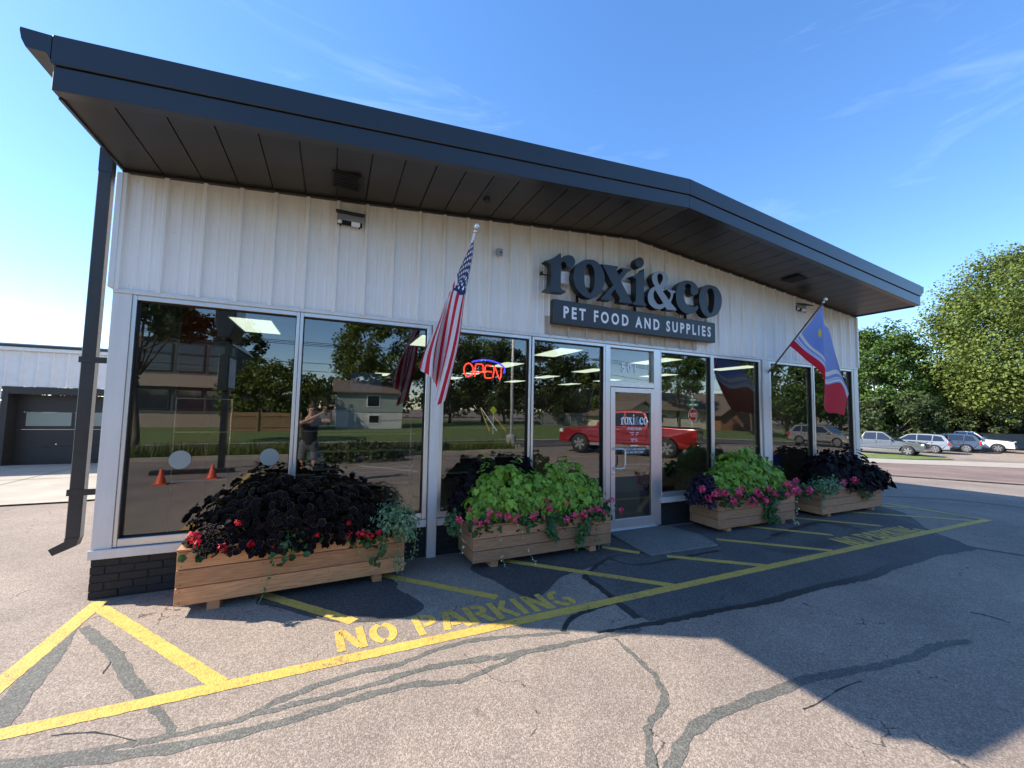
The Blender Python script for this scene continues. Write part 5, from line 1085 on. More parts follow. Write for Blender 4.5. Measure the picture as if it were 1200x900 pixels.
# ------------------------------------------------------------ vehicles
def vehicle(name, label, cat, pos, head, paint, spec, group, rimmat='rim'):
    """local x forward, y left; spec holds the side outline and the glazing"""
    t = thing(name, label, cat, pos, group, head, local=True); Wd, bot, wheels, wr = spec['w'], spec['bot'], spec['wheels'], spec['wr']
    low = []
    x0, x1 = spec['body'][0][0], spec['body'][-1][0]
    for wx in sorted(wheels):                                     # underside with wheel arches, rear to front
        low.append([(wx + (wr * 1.16) * math.cos(R(a)), bot - .02 + (wr * 1.14) * math.sin(R(a)) + (wr - bot) * .5) for a in range(180, -1, -20)])
    under = [(x0, bot)] + [(x, max(bot, z)) for l_ in low for x, z in l_] + [(x1, bot)]
    outl = under + spec['body'][::-1]
    b = MB(); b.prism([(x, -Wd / 2, z) for x, z in outl], (0, Wd, 0)); o = b.build('body', paint, t); zb = spec['belt']
    for v in o.data.vertices:
        if v.co.z > zb - .15: v.co.y *= .965
        if v.co.z < bot + .05: v.co.y *= .97
        e = min(abs(v.co.x - x0), abs(v.co.x - x1))
        if e < .25: v.co.y *= .955
    set_bevel(o, .055, 3, 30); body = o
    cab = spec['cabin']; n = len(cab); h = spec['h']
    b = MB(); y0 = Wd / 2 - .06; ins = lambda z: y0 - .24 * max(0, (z - zb)) / (h - zb)
    b.add([(x, -ins(z), z) for x, z in cab] + [(x, ins(z), z) for x, z in cab], [tuple(range(n)), tuple(range(2 * n - 1, n - 1, -1))] + [(i, (i + 1) % n, n + (i + 1) % n, n + i) for i in range(n)])
    cb = b.build('cab', paint, t); set_bevel(cb, .05, 3, 25)
    for s_ in (-1, 1):
        for poly in spec['side_glass']:
            b = MB(); b.prism([(x, s_ * (ins(z) + .004), z) for x, z in poly], (0, s_ * .006, 0)); b.build('side_window', M['carglass'], t)
    for (a, c) in spec['screens']:                                # windscreen and rear window: strips between two profile points
        (xa, za), (xb, zb_) = a, c; nx_, nz_ = -(zb_ - za), (xb - xa); l_ = math.hypot(nx_, nz_); nx_, nz_ = nx_ / l_, nz_ / l_
        if nz_ < 0: nx_, nz_ = -nx_, -nz_
        q = lambda x, z, s: (x + nx_ * .008, s * (ins(z) - .07), z + nz_ * .008)
        b = MB(); b.add([q(xa, za, -1), q(xa, za, 1), q(xb, zb_, 1), q(xb, zb_, -1)], [(0, 1, 2, 3)]); b.build('windscreen' if xa > 0 else 'rear_window', M['carglass'], t)
    for wx in wheels:
        for s_ in (-1, 1):
            yc = s_ * (Wd / 2 - .13); b = MB(); b.lathe([(wr * .62, -.11), (wr * .93, -.12), (wr, -.07), (wr, .07), (wr * .93, .12), (wr * .62, .11)], (wx, yc, wr), 24, 'y'); wl = b.build('wheel', M['rubber'], t, True)
            b = MB(); f_ = yc + s_ * .085
            for k in range(6):
                a = k * math.pi / 3 + .3; d = Vector((math.cos(a), 0, math.sin(a))); p_ = Vector((-d.z, 0, d.x)); c0 = Vector((wx, f_, wr)); w0, w1 = .035, .055
                b.prism([c0 + d * .03 - p_ * w0, c0 + d * (wr * .62) - p_ * w1, c0 + d * (wr * .62) + p_ * w1, c0 + d * .03 + p_ * w0], (0, s_ * .03, 0))
            b.lathe([(wr * .70, -.015), (wr * .70, .03), (wr * .60, .035), (wr * .60, -.015)], (wx, f_, wr), 24, 'y'); b.lathe([(.07, -.01), (.06, .04)], (wx, f_, wr), 12, 'y'); b.build('rim', M[rimmat], wl)
            b = MB(); b.lathe([(wr * .62, -.01), (wr * .61, .01)], (wx, f_ - s_ * .02, wr), 20, 'y'); b.build('brake_disc', M['black'], wl)
    zt = spec['lamp']
    for s_ in (-1, 1):
        ys = s_ * (Wd / 2 - .19); b = MB(); b.box(x1 - .20, x1 - .015, min(ys, ys + s_ * .19), max(ys, ys + s_ * .19), zt, zt + .17); o = b.build('headlight', M['headlamp'], t); set_bevel(o, .03)
        b = MB(); ys = s_ * (Wd / 2 - .10); b.box(x0 - .012, x0 + .14, min(ys, ys + s_ * .085), max(ys, ys + s_ * .085), zt, zt + spec.get('tail', .34)); o = b.build('tail_light', M['taillamp'], t); set_bevel(o, .02)
        b = MB(); xm = spec['mirror']; b.box(xm - .06, xm + .06, min(s_ * (Wd / 2 - .02), s_ * (Wd / 2 + .2)), max(s_ * (Wd / 2 - .02), s_ * (Wd / 2 + .2)), zb + .03, zb + .18); o = b.build('wing_mirror', paint if spec.get('pm', 1) else M['black'], t); set_bevel(o, .03)
        for xh in spec['handles']: b = MB(); b.box(xh, xh + .16, s_ * Wd / 2 - .012, s_ * Wd / 2 + .018, zb - .14, zb - .11); b.build('door_handle', M['chrome'], t)
        for xd in spec['gaps']: b = MB(); b.box(xd, xd + .012, min(s_ * (Wd / 2 - .03), s_ * (Wd / 2 + .001)), max(s_ * (Wd / 2 - .03), s_ * (Wd / 2 + .001)), bot + .12, zb - .02); b.build('door_gap', M['black'], t)
        b = MB(); b.box(min(wheels) + wr * 1.25, max(wheels) - wr * 1.25, min(s_ * (Wd / 2 - .05), s_ * (Wd / 2 + .03)), max(s_ * (Wd / 2 - .05), s_ * (Wd / 2 + .03)), bot - .05, bot + .06); b.build('side_sill', M['chrome'] if spec.get('chrome') else M['black'], t)
    b = MB(); b.box(x1 - .06, x1 + .02, -Wd * .28, Wd * .28, zt - .18, zt + .15); o = b.build('grille', M['black'], t); set_bevel(o, .02)
    for z in (-.08, .0, .08): b = MB(); b.box(x1 + .021, x1 + .03, -Wd * .26, Wd * .26, zt + z, zt + z + .02); b.build('grille_bar', M['chrome'], t)
    for xx, d in ((x1, 1), (x0, -1)): b = MB(); b.box(min(xx - .1, xx + d * .05), max(xx + .0, xx + d * .05), -Wd * .46, Wd * .46, bot, bot + .20); o = b.build('bumper', M['chrome'] if spec.get('chrome') else M['black'], t); set_bevel(o, .04)
    if spec.get('bed'):
        b = MB(); xa, xb = spec['bed']; b.box(xa, xb, -Wd / 2 + .09, Wd / 2 - .09, zb - .0, zb + .025); b.build('bed_cover', M['black'], t)
    return t
M['headlamp'] = material('headlamp glass', (.75, .76, .78), .1, spec=.8); M['taillamp'] = material('tail lamp red', (.45, .012, .01), .2, coat=1)
def carpaint(name, c, metal=.3): return material(name, c, .26, metal, coat=1.)
PICK = dict(w=1.98, h=1.93, bot=.42, wheels=(-1.78, 1.92), wr=.41, belt=1.22, lamp=.88, mirror=.95, tail=.32, chrome=1, pm=1,
            body=[(-2.92, .50), (-2.93, 1.22), (-1.02, 1.25), (-1.0, 1.18), (1.02, 1.20), (1.5, 1.18), (2.55, 1.10), (2.82, 1.02), (2.93, .85), (2.93, .50)],
            cabin=[(-1.0, 1.12), (-1.02, 1.45), (-.86, 1.84), (-.70, 1.91), (-.3, 1.93), (.25, 1.92), (.45, 1.87), (1.22, 1.19), (1.2, 1.12)],
            side_glass=[[(-.90, 1.25), (-.90, 1.50), (-.78, 1.80), (-.06, 1.82), (-.06, 1.25)], [(.02, 1.25), (.02, 1.82), (.40, 1.78), (1.0, 1.27), (.98, 1.25)]],
            screens=[((1.14, 1.24), (.50, 1.83)), ((-1.03, 1.40), (-.87, 1.82))], handles=(-.75, .12), gaps=(-.03, -.98, .98), bed=(-2.86, -1.05))
SUVS = dict(w=1.90, h=1.72, bot=.34, wheels=(-1.42, 1.42), wr=.37, belt=1.08, lamp=.74, mirror=.85, tail=.30,
            body=[(-2.36, .45), (-2.42, .80), (-2.36, 1.08), (1.0, 1.06), (1.9, .98), (2.2, .86), (2.33, .70), (2.33, .45)],
            cabin=[(-2.30, 1.0), (-2.28, 1.15), (-2.0, 1.58), (-1.8, 1.68), (-.8, 1.72), (.1, 1.69), (.35, 1.62), (1.18, 1.05), (1.15, 1.0)],
            side_glass=[[(-2.02, 1.14), (-1.82, 1.52), (-1.35, 1.60), (-1.28, 1.12)], [(-1.2, 1.12), (-1.26, 1.60), (-.32, 1.62), (-.30, 1.12)], [(-.22, 1.12), (-.24, 1.62), (.28, 1.57), (.92, 1.12)]],
            screens=[((1.12, 1.09), (.40, 1.60)), ((-2.29, 1.16), (-2.03, 1.56))], handles=(-1.0, .0), gaps=(-.27, -1.24, .9))
def gp(u, v): q = at(u, v); return q
CG = 'vehicles parked across the street'
def park(name, label, cat, u, v, wheel, head, pm, spec, rim='rim'):
    q = gp(u, v); h = R(head); x = q[0] - (wheel[0] * math.cos(h) - wheel[1] * math.sin(h)); y = q[1] - (wheel[0] * math.sin(h) + wheel[1] * math.cos(h))
    return vehicle(name, label, cat, (x, y, float(terrain(x, y))), h, pm, spec, CG, rim)
park('pickup_truck', 'grey silver crew cab pickup parked nose right beside the shop corner', 'pickup', 1064, 534.5, (1.92, -.9), -80, carpaint('silver grey paint', (.13, .135, .14), .4), PICK)
park('parked_car', 'light silver estate car with red tail lamp, behind the nose of the grey pickup', 'car', 1096, 531.5, (-1.42, .85), 103, carpaint('pale silver paint', (.28, .29, .30), .4), SUVS)
park('parked_car', 'dark blue grey estate car parked left of the white pickup', 'car', 1133, 530.5, (-1.42, .85), 103, carpaint('slate blue paint', (.06, .08, .11), .4), SUVS)
park('pickup_truck', 'white pickup parked nose right at the far right by the fence', 'pickup', 1170, 530.5, (1.92, -.9), -80, carpaint('white paint', (.72, .73, .74), .0), PICK)
fw, rw = Vector(atm(684, 531)), Vector(atm(783.4, 537.3)); d = fw - rw; c = (fw + rw) / 2
redp = carpaint('bright red paint', (.30, .005, .008), .25)
side = Vector((d.y, -d.x, 0)).normalized() * -.95
PR = vehicle('pickup_truck', 'bright red crew cab pickup with chrome bumper, mirrored in the door glass', 'pickup', tuple(c - Vector((d.y, -d.x, 0)).normalized() * .9), math.atan2(d.y, d.x), redp, PICK, 'vehicles mirrored in the shop panes')
q = atm(960, 522.5)
vehicle('parked_car', 'beige metallic family car, mirrored in the two right hand panes', 'car', (q[0] + .9, q[1], q[2]), R(90), carpaint('beige metallic paint', (.33, .29, .24), .5), SUVS, 'vehicles mirrored in the shop panes')

# ------------------------------------------------------------ other buildings
g_ = thing('garage_building', 'low white ribbed metal garage with a dark sectional door, left of the shop', 'building', (-5, 10.4, 0))
ribbed('wall', (-40, 10.4), (-6.15, 10.4), -.2, 3.09, M['wallplain'], g_, .305); ribbed('wall', (-6.15, 10.4), (-.2, 10.4), 2.13, 3.09, M['wallplain'], g_, .305); ribbed('wall', (-2.9, 10.4), (-.2, 10.4), -.2, 2.129, M['wallplain'], g_, .305)
def gpart(name, x0, x1, y0, y1, z0, z1, m_, par=g_, bev=.006):
    b = MB(); b.box(x0, x1, y0, y1, z0, z1); o = b.build(name, m_, par)
    if bev: set_bevel(o, bev, 1)
    return o
M['bronze'] = material('dark bronze door', (.030, .027, .025), .5, var=.12, scale=2)
gpart('eave_trim', -40, -.1, 10.28, 10.37, 3.19, 3.26, M['fascia']); gpart('eave_flashing', -40, -.1, 10.30, 10.38, 3.09, 3.189, M['whitealu'])
gpart('roof', -40, -.1, 10.40, 30, 3.20, 3.30, M['wallplain'])
gpart('door_jamb', -6.12, -6.0, 10.36, 11.0, -.1, 2.129, M['bronze']); gpart('door_jamb', -2.95, -2.85, 10.36, 11.0, -.1, 2.129, M['bronze']); gpart('door_head', -5.999, -2.951, 10.36, 11.0, 1.93, 2.125, M['bronze'])
for k in range(4):
    z0 = .0 + k * .48; s_ = gpart('door_section', -5.998, -2.952, 10.75, 10.80, z0 + .004, z0 + .476, M['bronze'])
    if k == 2:
        for x in (-5.80, -4.80, -3.80):
            b = MB(); b.box(x, x + .92, 10.735, 10.749, z0 + .10, z0 + .50 - .02); b.build('door_window', material('garage glass', (.25, .29, .27), .08, spec=.8), s_)
b = MB(); b.lathe([(.02, 0), (.02, -.02)], (-5.15, 10.75, .55), 8, 'y'); b.build('door_lock', M['chrome'], g_)

def house(name, label, x0, x1, yf, dp, zw, zr, wallm, roofm, lower=None, wins=(), gable='x', gz=None, over=.4):
    gz = float(terrain((x0 + x1) / 2, yf)) if gz is None else gz; t = thing(name, label, 'house' if 'house' in name else 'building', ((x0 + x1) / 2, yf, gz))
    zl = lower[1] if lower else 0
    if lower: b = MB(); b.box(x0, x1, yf - dp, yf, gz - .5, gz + zl); b.build('lower_wall', lower[0], t)
    b = MB(); b.box(x0 - (.05 if lower else 0), x1 + (.05 if lower else 0), yf - dp, yf + (.05 if lower else 0), gz + zl + (.001 if lower else -.5), gz + zw); b.build('wall', wallm, t)
    b = MB()
    if gable == 'x': b.prism([(x0 - over, yf + over, gz + zw), (x0 - over, yf - dp / 2, gz + zr), (x0 - over, yf - dp - over, gz + zw), (x0 - over, yf - dp - over, gz + zw - .12), (x0 - over, yf + over, gz + zw - .12)], (x1 - x0 + 2 * over, 0, 0)); b.build('roof', roofm, t)
    else:
        xm = (x0 + x1) / 2; w_ = MB(); w_.prism([(x0, yf - .05, gz + zw), (x1, yf - .05, gz + zw), (xm, yf - .05, gz + zr - .1)], (0, -dp + .1, 0)); w_.build('gable', wallm, t)
        for s_, xe in ((-1, x0), (1, x1)):
            b = MB(); sl = (zr - zw) / (abs(xm - xe)); b.add([(xm, yf + over, gz + zr), (xe + s_ * over, yf + over, gz + zw - sl * over), (xe + s_ * over, yf - dp - over, gz + zw - sl * over), (xm, yf - dp - over, gz + zr), (xm, yf + over, gz + zr + .15), (xe + s_ * over, yf + over, gz + zw - sl * over + .15), (xe + s_ * over, yf - dp - over, gz + zw - sl * over + .15), (xm, yf - dp - over, gz + zr + .15)],
                  [(0, 1, 2, 3), (7, 6, 5, 4), (0, 4, 5, 1), (1, 5, 6, 2), (2, 6, 7, 3)]); b.build('roof', roofm, t)
    for (a, c, e, f_) in wins:
        b = MB(); y = yf + (.05 if e >= zl and lower else 0); b.box(a - .08, c + .08, y + .001, y + .05, gz + e - .08, gz + f_ + .08); w_ = b.build('window', M['white'], t)
        b = MB(); b.box(a, c, y + .051, y + .06, gz + e, gz + f_); b.build('pane', M['carglass'], w_)
    return t
M['siding'] = material('grey green siding', (.30, .34, .31), .7, var=.1, scale=3); M['whitebrick'] = material('white brick', (.58, .57, .54), .8, var=.12, scale=5); M['shingle'] = material('brown shingles', (.17, .13, .10), .9, var=.2, scale=4)
M['brownbrick'] = material('brown brick', (.26, .12, .07), .85, var=.18, scale=8); M['cream'] = material('cream wall', (.62, .58, .48), .8, var=.06, scale=2); M['tan'] = material('tan panel', (.36, .28, .22), .7); M['redbrick'] = material('pinkish brick', (.38, .20, .15), .85, var=.2, scale=6)
a, c = md(393, 490, 40).x, md(474, 490, 40).x; yh = md(430, 490, 40).y
house('split_level_house', 'grey and white split level house mirrored in the second pane', a, c, yh, 8, 3.6, 5.0, M['siding'], M['shingle'], (M['whitebrick'], 1.65), [(a + 2.9, a + 4.0, 2.2, 3.2), (a + 3.1, a + 4.0, .6, 1.3)], 'x')
a, c = md(748, 490, 66).x, md(849, 490, 66).x; yc = md(800, 490, 66).y
house('church_hall', 'long white hall with brown shingle roof mirrored behind the stop sign', a, c, yc, 14, 2.9, 6.2, M['cream'], M['shingle'], None, [(a + i * 3.4 + 2, a + i * 3.4 + 2.5, .9, 2.6) for i in range(6)], 'x', over=.8)
house('brick_wing', 'brown brick gabled wing at the right end of the white hall', c + .3, c + 13, yc + 2.0, 16, 3.1, 6.6, M['brownbrick'], M['shingle'], None, [], 'y', over=.9)
a = md(722, 490, 54).x; c = md(768, 490, 54).x; yc = md(745, 490, 54).y
house('gabled_house', 'small cream gabled house mirrored at the top of the door glass', a, c + 2, yc, 9, 1.9, 3.6, M['cream'], M['shingle'], None, [], 'y', over=.7)
a = md(148, 490, 36).x; c = md(256, 490, 36).x; yo = md(200, 490, 36).y
of = house('office_block', 'two storey office block with tan band and dark glass, mirrored at the far left', a - 14, c, yo, 12, 8.0, 8.3, M['inwall'], M['fascia'], (M['tan'], 1.3), [], 'x', over=.2)
gz = float(terrain((a - 14 + c) / 2, yo)); b = MB(); b.box(a - 14.2, c + .2, yo + .06, yo + .5, gz + 3.6, gz + 4.7); b.build('tan_band', M['tan'], of)
for i in range(9):
    for (e, f_) in ((1.6, 3.4), (5.0, 7.6)):
        x = a - 13.5 + i * 2.45; b = MB(); b.box(x, x + 2.2, yo + .06, yo + .12, gz + e, gz + f_); w_ = b.build('window', M['downspout'], of); b = MB(); b.box(x + .1, x + 2.1, yo + .121, yo + .13, gz + e + .1, gz + f_ - .1); b.build('pane', M['carglass'], w_)
q = dep(1118, 505, 66); house('brick_house', 'pinkish brick house glimpsed between the dark trees behind the parked cars', q.x - 4, q.x + 5, q.y + 2, 8, 2.6, 4.2, M['redbrick'], M['shingle'], None, [(q.x - 2, q.x - 1, .9, 2.1)], 'x')
q = dep(1190, 500, 66); house('pale_house', 'pale roofed house glimpsed under the linden at the right edge', q.x - 5, q.x + 8, q.y + 2, 8, 2.4, 4.0, M['cream'], material('pale shingles', (.40, .38, .36), .8), None, [], 'x')
# fences
def fence(name, label, p0, p1, h, m_, wd=.14, parts=True):
    p0, p1 = Vector((*p0, 0)), Vector((*p1, 0)); d = p1 - p0; Ln = d.length; ang = math.atan2(d.y, d.x); gz = float(terrain(p0.x, p0.y)); t = thing(name, label, 'fence', (p0.x, p0.y, gz), None, ang, local=True)
    b = MB(); b.box(0, wd - .012, -.01, .01, .03, h); proto = b.build('board', m_, t); n = int(Ln / wd)
    for i in range(1, min(n, 290)): 
        q = p0 + d * (i * wd / Ln); o = link('board', proto.data, t, (i * wd, random.uniform(-.004, .004), float(terrain(q.x, q.y)) - gz + random.uniform(-.01, .01)))
    k = 0
    while k * 2.4 < Ln: b = MB(); q = p0 + d * (k * 2.4 / Ln); z = float(terrain(q.x, q.y)) - gz; b.box(k * 2.4, k * 2.4 + .1, .0105, .11, z - .2, z + h + .04); b.build('post', m_, t); k += 1
    for z in (.35, h - .3): b = MB(); b.box(0, Ln, .0108, .05, z, z + .09); b.build('rail', m_, t)
M['fencewood'] = material('fence boards', (.30, .185, .09), .85, var=.25, scale=3, stretch=(4, 4, .5)); M['fencegrey'] = material('grey fence boards', (.24, .235, .225), .85, var=.2, scale=3)
fence('wooden_fence', 'tan wooden board fence before the round tree, mirrored in the first pane', (md(262, 500, 32).x, md(300, 500, 32).y), (md(352, 500, 32).x, md(300, 500, 32).y), 1.55, M['fencewood'])
fence('grey_fence', 'long grey board fence mirrored low in the fourth pane', (md(628, 495, 58).x, md(660, 495, 58).y), (md(715, 495, 58).x, md(660, 495, 58).y), 1.9, M['fencegrey'])
a, c = dep(1100, 515, 44), dep(1260, 515, 44); fence('grey_fence', 'grey board fence behind the white pickup at the far right', (a.x, a.y), (c.x, c.y), 1.6, M['fencegrey'], .16)

# ------------------------------------------------------------ poles, signs, cones
def pole_thing(name, label, cat, q, h, r, m_, parts=()):
    t = thing(name, label, cat, q); b = MB(); b.tube([(q[0], q[1], q[2] - .2), (q[0], q[1], q[2] + h)], [r, r * .75], 10); b.build('pole', m_, t, True); return t
q = atm(600, 522); t = pole_thing('light_pole', 'grey light pole on a round concrete foot, mirrored in the third pane', 'street lamp', q, 9, .085, M['whitealu'])
b = MB(); b.lathe([(.28, -.2), (.28, .55), (.25, .60)], q, 18); b.build('foot', M['concrete'], t); b = MB(); b.box(q[0] - .15, q[0] + .15, q[1], q[1] + .9, q[2] + 8.9, q[2] + 9.05); b.build('lamp_head', M['whitealu'], t)
q = md(704, 490, 46); q = (q.x, q.y, float(terrain(q.x, q.y))); up = q
t = pole_thing('utility_pole', 'tall wooden utility pole with crossarm and guy wire, mirrored beside the door', 'utility pole', q, 8.6, .14, M['bark'])
b = MB(); b.box(q[0] - 1.1, q[0] + 1.1, q[1] - .06, q[1] + .06, q[2] + 8.0, q[2] + 8.14); b.build('crossarm', M['bark'], t); b = MB(); b.tube([(q[0], q[1], q[2] + 8), (q[0] - 2.3, q[1], q[2])], .02, 5); b.build('guy_wire', M['chrome'], t)
q2 = (-34, up[1] + 1, float(terrain(-34, up[1]))); pole_thing('utility_pole', 'second wooden utility pole, out of the panes beyond the lawn on the left', 'utility pole', q2, 8.6, .14, M['bark'])
q3 = (95, up[1] - 2, float(terrain(95, up[1]))); pole_thing('utility_pole', 'third wooden utility pole, far to the right beyond the hall', 'utility pole', q3, 8.6, .14, M['bark'])
for i, (z, o_) in enumerate(((8.2, -.9), (8.2, 0.), (8.2, .9), (6.6, 0), (5.9, 0))):
    b = MB(); 
    for a_, c_ in ((q2, up), (up, q3)):
        b.tube([(a_[0] + (c_[0] - a_[0]) * k / 12, a_[1] + (c_[1] - a_[1]) * k / 12 + o_, a_[2] + (c_[2] - a_[2]) * k / 12 + z - 1.1 * (1 - (k / 6 - 1) ** 2) * .8) for k in range(13)], .022, 4)
    o = b.build('overhead_wire', M['black']); tag(o, ['front upper wire', 'middle upper wire', 'rear upper wire', 'thick middle cable', 'lowest cable'][i] + ' strung between the utility poles', 'wire', 'overhead wires')
for i, (ub, ut, cl_) in enumerate(((566, 560, 0), (575, 561, 1), (586, 577, 0))):
    p_ = md(ub + 8, 505, 30); q_ = md(ut + 3, 478 if i < 2 else 488, 30); b = MB(); b.tube([p_, q_], .035, 6); o = b.build('guy_guard', M['yellow'] if not cl_ else M['white']); tag(o, ['left yellow', 'white middle', 'right yellow'][i] + ' slanting guy wire guard mirrored below the OPEN sign', 'guy guard', 'guy wire guards')
# stop sign
q = md(813, 486, 25); gz = float(terrain(q.x, q.y)); t = thing('stop_sign', 'red octagonal stop sign under green street names, mirrored right of the door', 'sign', (q.x, q.y, gz)); fy = q.y + .04
b = MB(); b.box(q.x - .03, q.x + .03, q.y - .03, q.y + .03, gz - .2, q.z + 1.25); b.build('post', M['whitealu'], t)
oc = lambda r_, y, y2: [(q.x + r_ * math.cos(R(22.5 + 45 * k)), y, q.z + r_ * math.sin(R(22.5 + 45 * k))) for k in range(8)]
b = MB(); b.prism(oc(.41, fy - .005, 0), (0, .006, 0)); b.build('border', M['white'], t); b = MB(); b.prism(oc(.375, fy + .0015, 0), (0, .003, 0)); pl = b.build('plate', material('stop sign red', (.42, .012, .02), .5), t)
def sign_text(name, body, x0, x1, zb, zt_, y, m_, par):      # reads from +y
    V, F = text_mesh(body, 1., .02, 1.); lo, hi = V.min(0), V.max(0); b = MB(); b.add([(x1 - (v[0] - lo[0]) / (hi[0] - lo[0]) * (x1 - x0), y, zb + (v[1] - lo[1]) / (hi[1] - lo[1]) * (zt_ - zb)) for v in V], F); b.build(name, m_, par, fix=False)
sign_text('lettering', 'STOP', q.x - .28, q.x + .28, q.z - .13, q.z + .13, fy + .007, M['white'], pl)
gs = material('street sign green', (.02, .28, .10), .5)
for k, (zz, ww) in enumerate(((.62, .48), (.92, .34))):
    b = MB(); b.box(q.x - ww, q.x + ww, fy - .004, fy, q.z + zz - .10, q.z + zz + .10); o = b.build('street_name_plate', gs, t); b = MB(); b.box(q.x - ww * .6, q.x - ww * .1, fy + .001, fy + .003, q.z + zz - .05, q.z + zz + .05); b.box(q.x + ww * .05, q.x + ww * .7, fy + .001, fy + .003, q.z + zz - .05, q.z + zz + .05); b.build('plate_print', M['white'], o)
# yellow green warning sign
q = md(579, 481, 34); t = thing('warning_sign', 'small yellow green diamond warning sign mirrored low in the third pane', 'sign', (q.x, q.y, float(terrain(q.x, q.y)))); b = MB(); b.prism([(q.x - .35, q.y, q.z), (q.x, q.y, q.z - .38), (q.x + .35, q.y, q.z), (q.x, q.y, q.z + .38)], (0, .02, 0)); b.build('plate', material('fluorescent yellow green', (.45, .55, .03), .5), t); b = MB(); b.box(q.x - .03, q.x + .03, q.y - .05, q.y - .01, -.4, q.z); b.build('post', M['whitealu'], t)
# pylon sign
q = atm(258, 550); t = thing('pylon_sign', 'tall dark pylon sign with two white faced cabinets, mirrored in the first pane', 'sign', q); X, Y = q[0], q[1]
b = MB(); b.box(X - .075, X + .075, Y - .075, Y + .075, -.3, 6.2); b.build('post', M['fascia'], t)
for (z0, z1, wx, ly) in ((3.6, 6.4, .24, .62), (2.15, 3.15, .12, .45)):
    b = MB(); b.prism([(X - wx, Y - ly, z1), (X + wx, Y - ly, z1), (X + wx, Y - ly, z0 + .35), (X + .13, Y - ly, z0), (X - .13, Y - ly, z0), (X - wx, Y - ly, z0 + .35)], (0, 2 * ly, 0)); o = b.build('cabinet', M['fascia'], t); set_bevel(o, .02)
    b = MB(); b.box(X + wx + .001, X + wx + .012, Y - ly + .06, Y + ly - .06, z0 + .4 if wx > .2 else z0 + .08, z1 - .08); b.build('sign_face', M['white'], o); b = MB(); b.box(X - wx - .012, X - wx - .001, Y - ly + .06, Y + ly - .06, z0 + .4 if wx > .2 else z0 + .08, z1 - .08); b.build('sign_face', M['white'], o)
M['orange'] = material('cone orange', (.75, .09, .03), .5)
for (u, v, lb) in ((186, 569, 'orange traffic cone mirrored nearer the shop corner'), (247, 562, 'orange traffic cone mirrored nearer the pylon sign')):
    q = atm(u, v); t = thing('traffic_cone', lb, 'cone', q, 'small traffic cones on the lot'); b = MB(); b.lathe([(.105, .02), (.095, .04), (.03, .32), (.022, .34)], q, 16); b.build('cone', M['orange'], t, True); b = MB(); b.box(q[0] - .13, q[0] + .13, q[1] - .13, q[1] + .13, q[2], q[2] + .022); o = b.build('foot_plate', M['orange'], t); set_bevel(o, .008)
b = MB(); q = atm(225, 556); b.box(q[0] - .9, q[0] + .9, q[1] - .08, q[1] + .08, q[2] - .02, q[2] + .12); o = b.build('wheel_stop', M['fascia']); tag(o, 'dark wheel stop lying on the lot between the two cones, mirrored', 'wheel stop'); set_bevel(o, .03)

# ------------------------------------------------------------ the photographer (mirrored in the second pane)
def skin(name, verts, edges, rads, mat, parent, sub=2, root=0):
    og = ORG.get(parent, Vector((0, 0, 0))); me = bpy.data.meshes.new(name); me.from_pydata([tuple(Vector(v) - og) for v in verts], edges, []); me.materials.append(mat)
    o = link(name, me, parent); o.modifiers.new('skin', 'SKIN')
    bm = bmesh.new(); bm.from_mesh(me); ly = bm.verts.layers.skin.verify()
    for v, r_ in zip(bm.verts, rads):
        v[ly].radius = (r_, r_) if not hasattr(r_, '__len__') else r_
    bm.verts.ensure_lookup_table(); bm.verts[root][ly].use_root = True; bm.to_mesh(me); bm.free()
    m_ = o.modifiers.new('sub', 'SUBSURF'); m_.levels = sub; m_.render_levels = sub
    for p_ in me.polygons: p_.use_smooth = True
    return o
px, py = 1.44, -5.18
M['skin'] = material('skin', (.50, .30, .21), .55); M['shirt'] = material('black T shirt', (.018, .018, .02), .8); M['shorts'] = material('grey shorts', (.12, .12, .13), .8); M['hair'] = material('short brown hair', (.06, .035, .02), .7)
per = thing('person', 'person in a black T shirt holding up a phone, mirrored in the second pane', 'person', (px, py, float(terrain(px, py))))
gz = float(terrain(px, py)); v = []; e = []; r_ = []
def jn(p, rad, par=None):
    v.append(p); r_.append(rad); k = len(v) - 1
    if par is not None: e.append((par, k))
    return k
pel = jn((px, py, .95), (.15, .11)); ch = jn((px, py + .01, 1.22), (.15, .105), pel); sh = jn((px + .01, py + .02, 1.43), (.13, .09), ch); nk = jn((px + .02, py + .03, 1.54), .055, sh)
hd = jn((px + .04, py + .06, 1.64), (.075, .085), nk); ht = jn((px + .04, py + .05, 1.76), (.07, .085), hd)
for s_, wr_, el in ((1, Vector((1.86, -4.93, 1.66)), Vector((1.86, -5.12, 1.42))), (-1, Vector((1.72, -4.93, 1.62)), Vector((1.25, -4.98, 1.36)))):
    a = jn((px + s_ * .17, py + .02, 1.42), .055, sh); b1 = jn(tuple(el), .042, a); c1 = jn(tuple(el.lerp(wr_, .5)), .036, b1); d1 = jn(tuple(wr_), .026, c1)
    pm = wr_ + Vector((.012 * s_ * -1, .035, .045)); hnd = jn(tuple(pm), (.036, .018), d1)
    for k in range(4):
        f0 = pm + Vector((-.028 + k * .019, .012, .035)); a1 = jn(tuple(f0), .0095, hnd); a2 = jn(tuple(f0 + Vector((0, .012, .025 + .004 * (k in (1, 2))))), .0085, a1); jn(tuple(f0 + Vector((0, .0, .044 + .006 * (k in (1, 2))))), .0075, a2)
    a1 = jn(tuple(pm + Vector((s_ * -.035, .0, .005))), .011, hnd); jn(tuple(pm + Vector((s_ * -.05, .006, .03))), .009, a1)
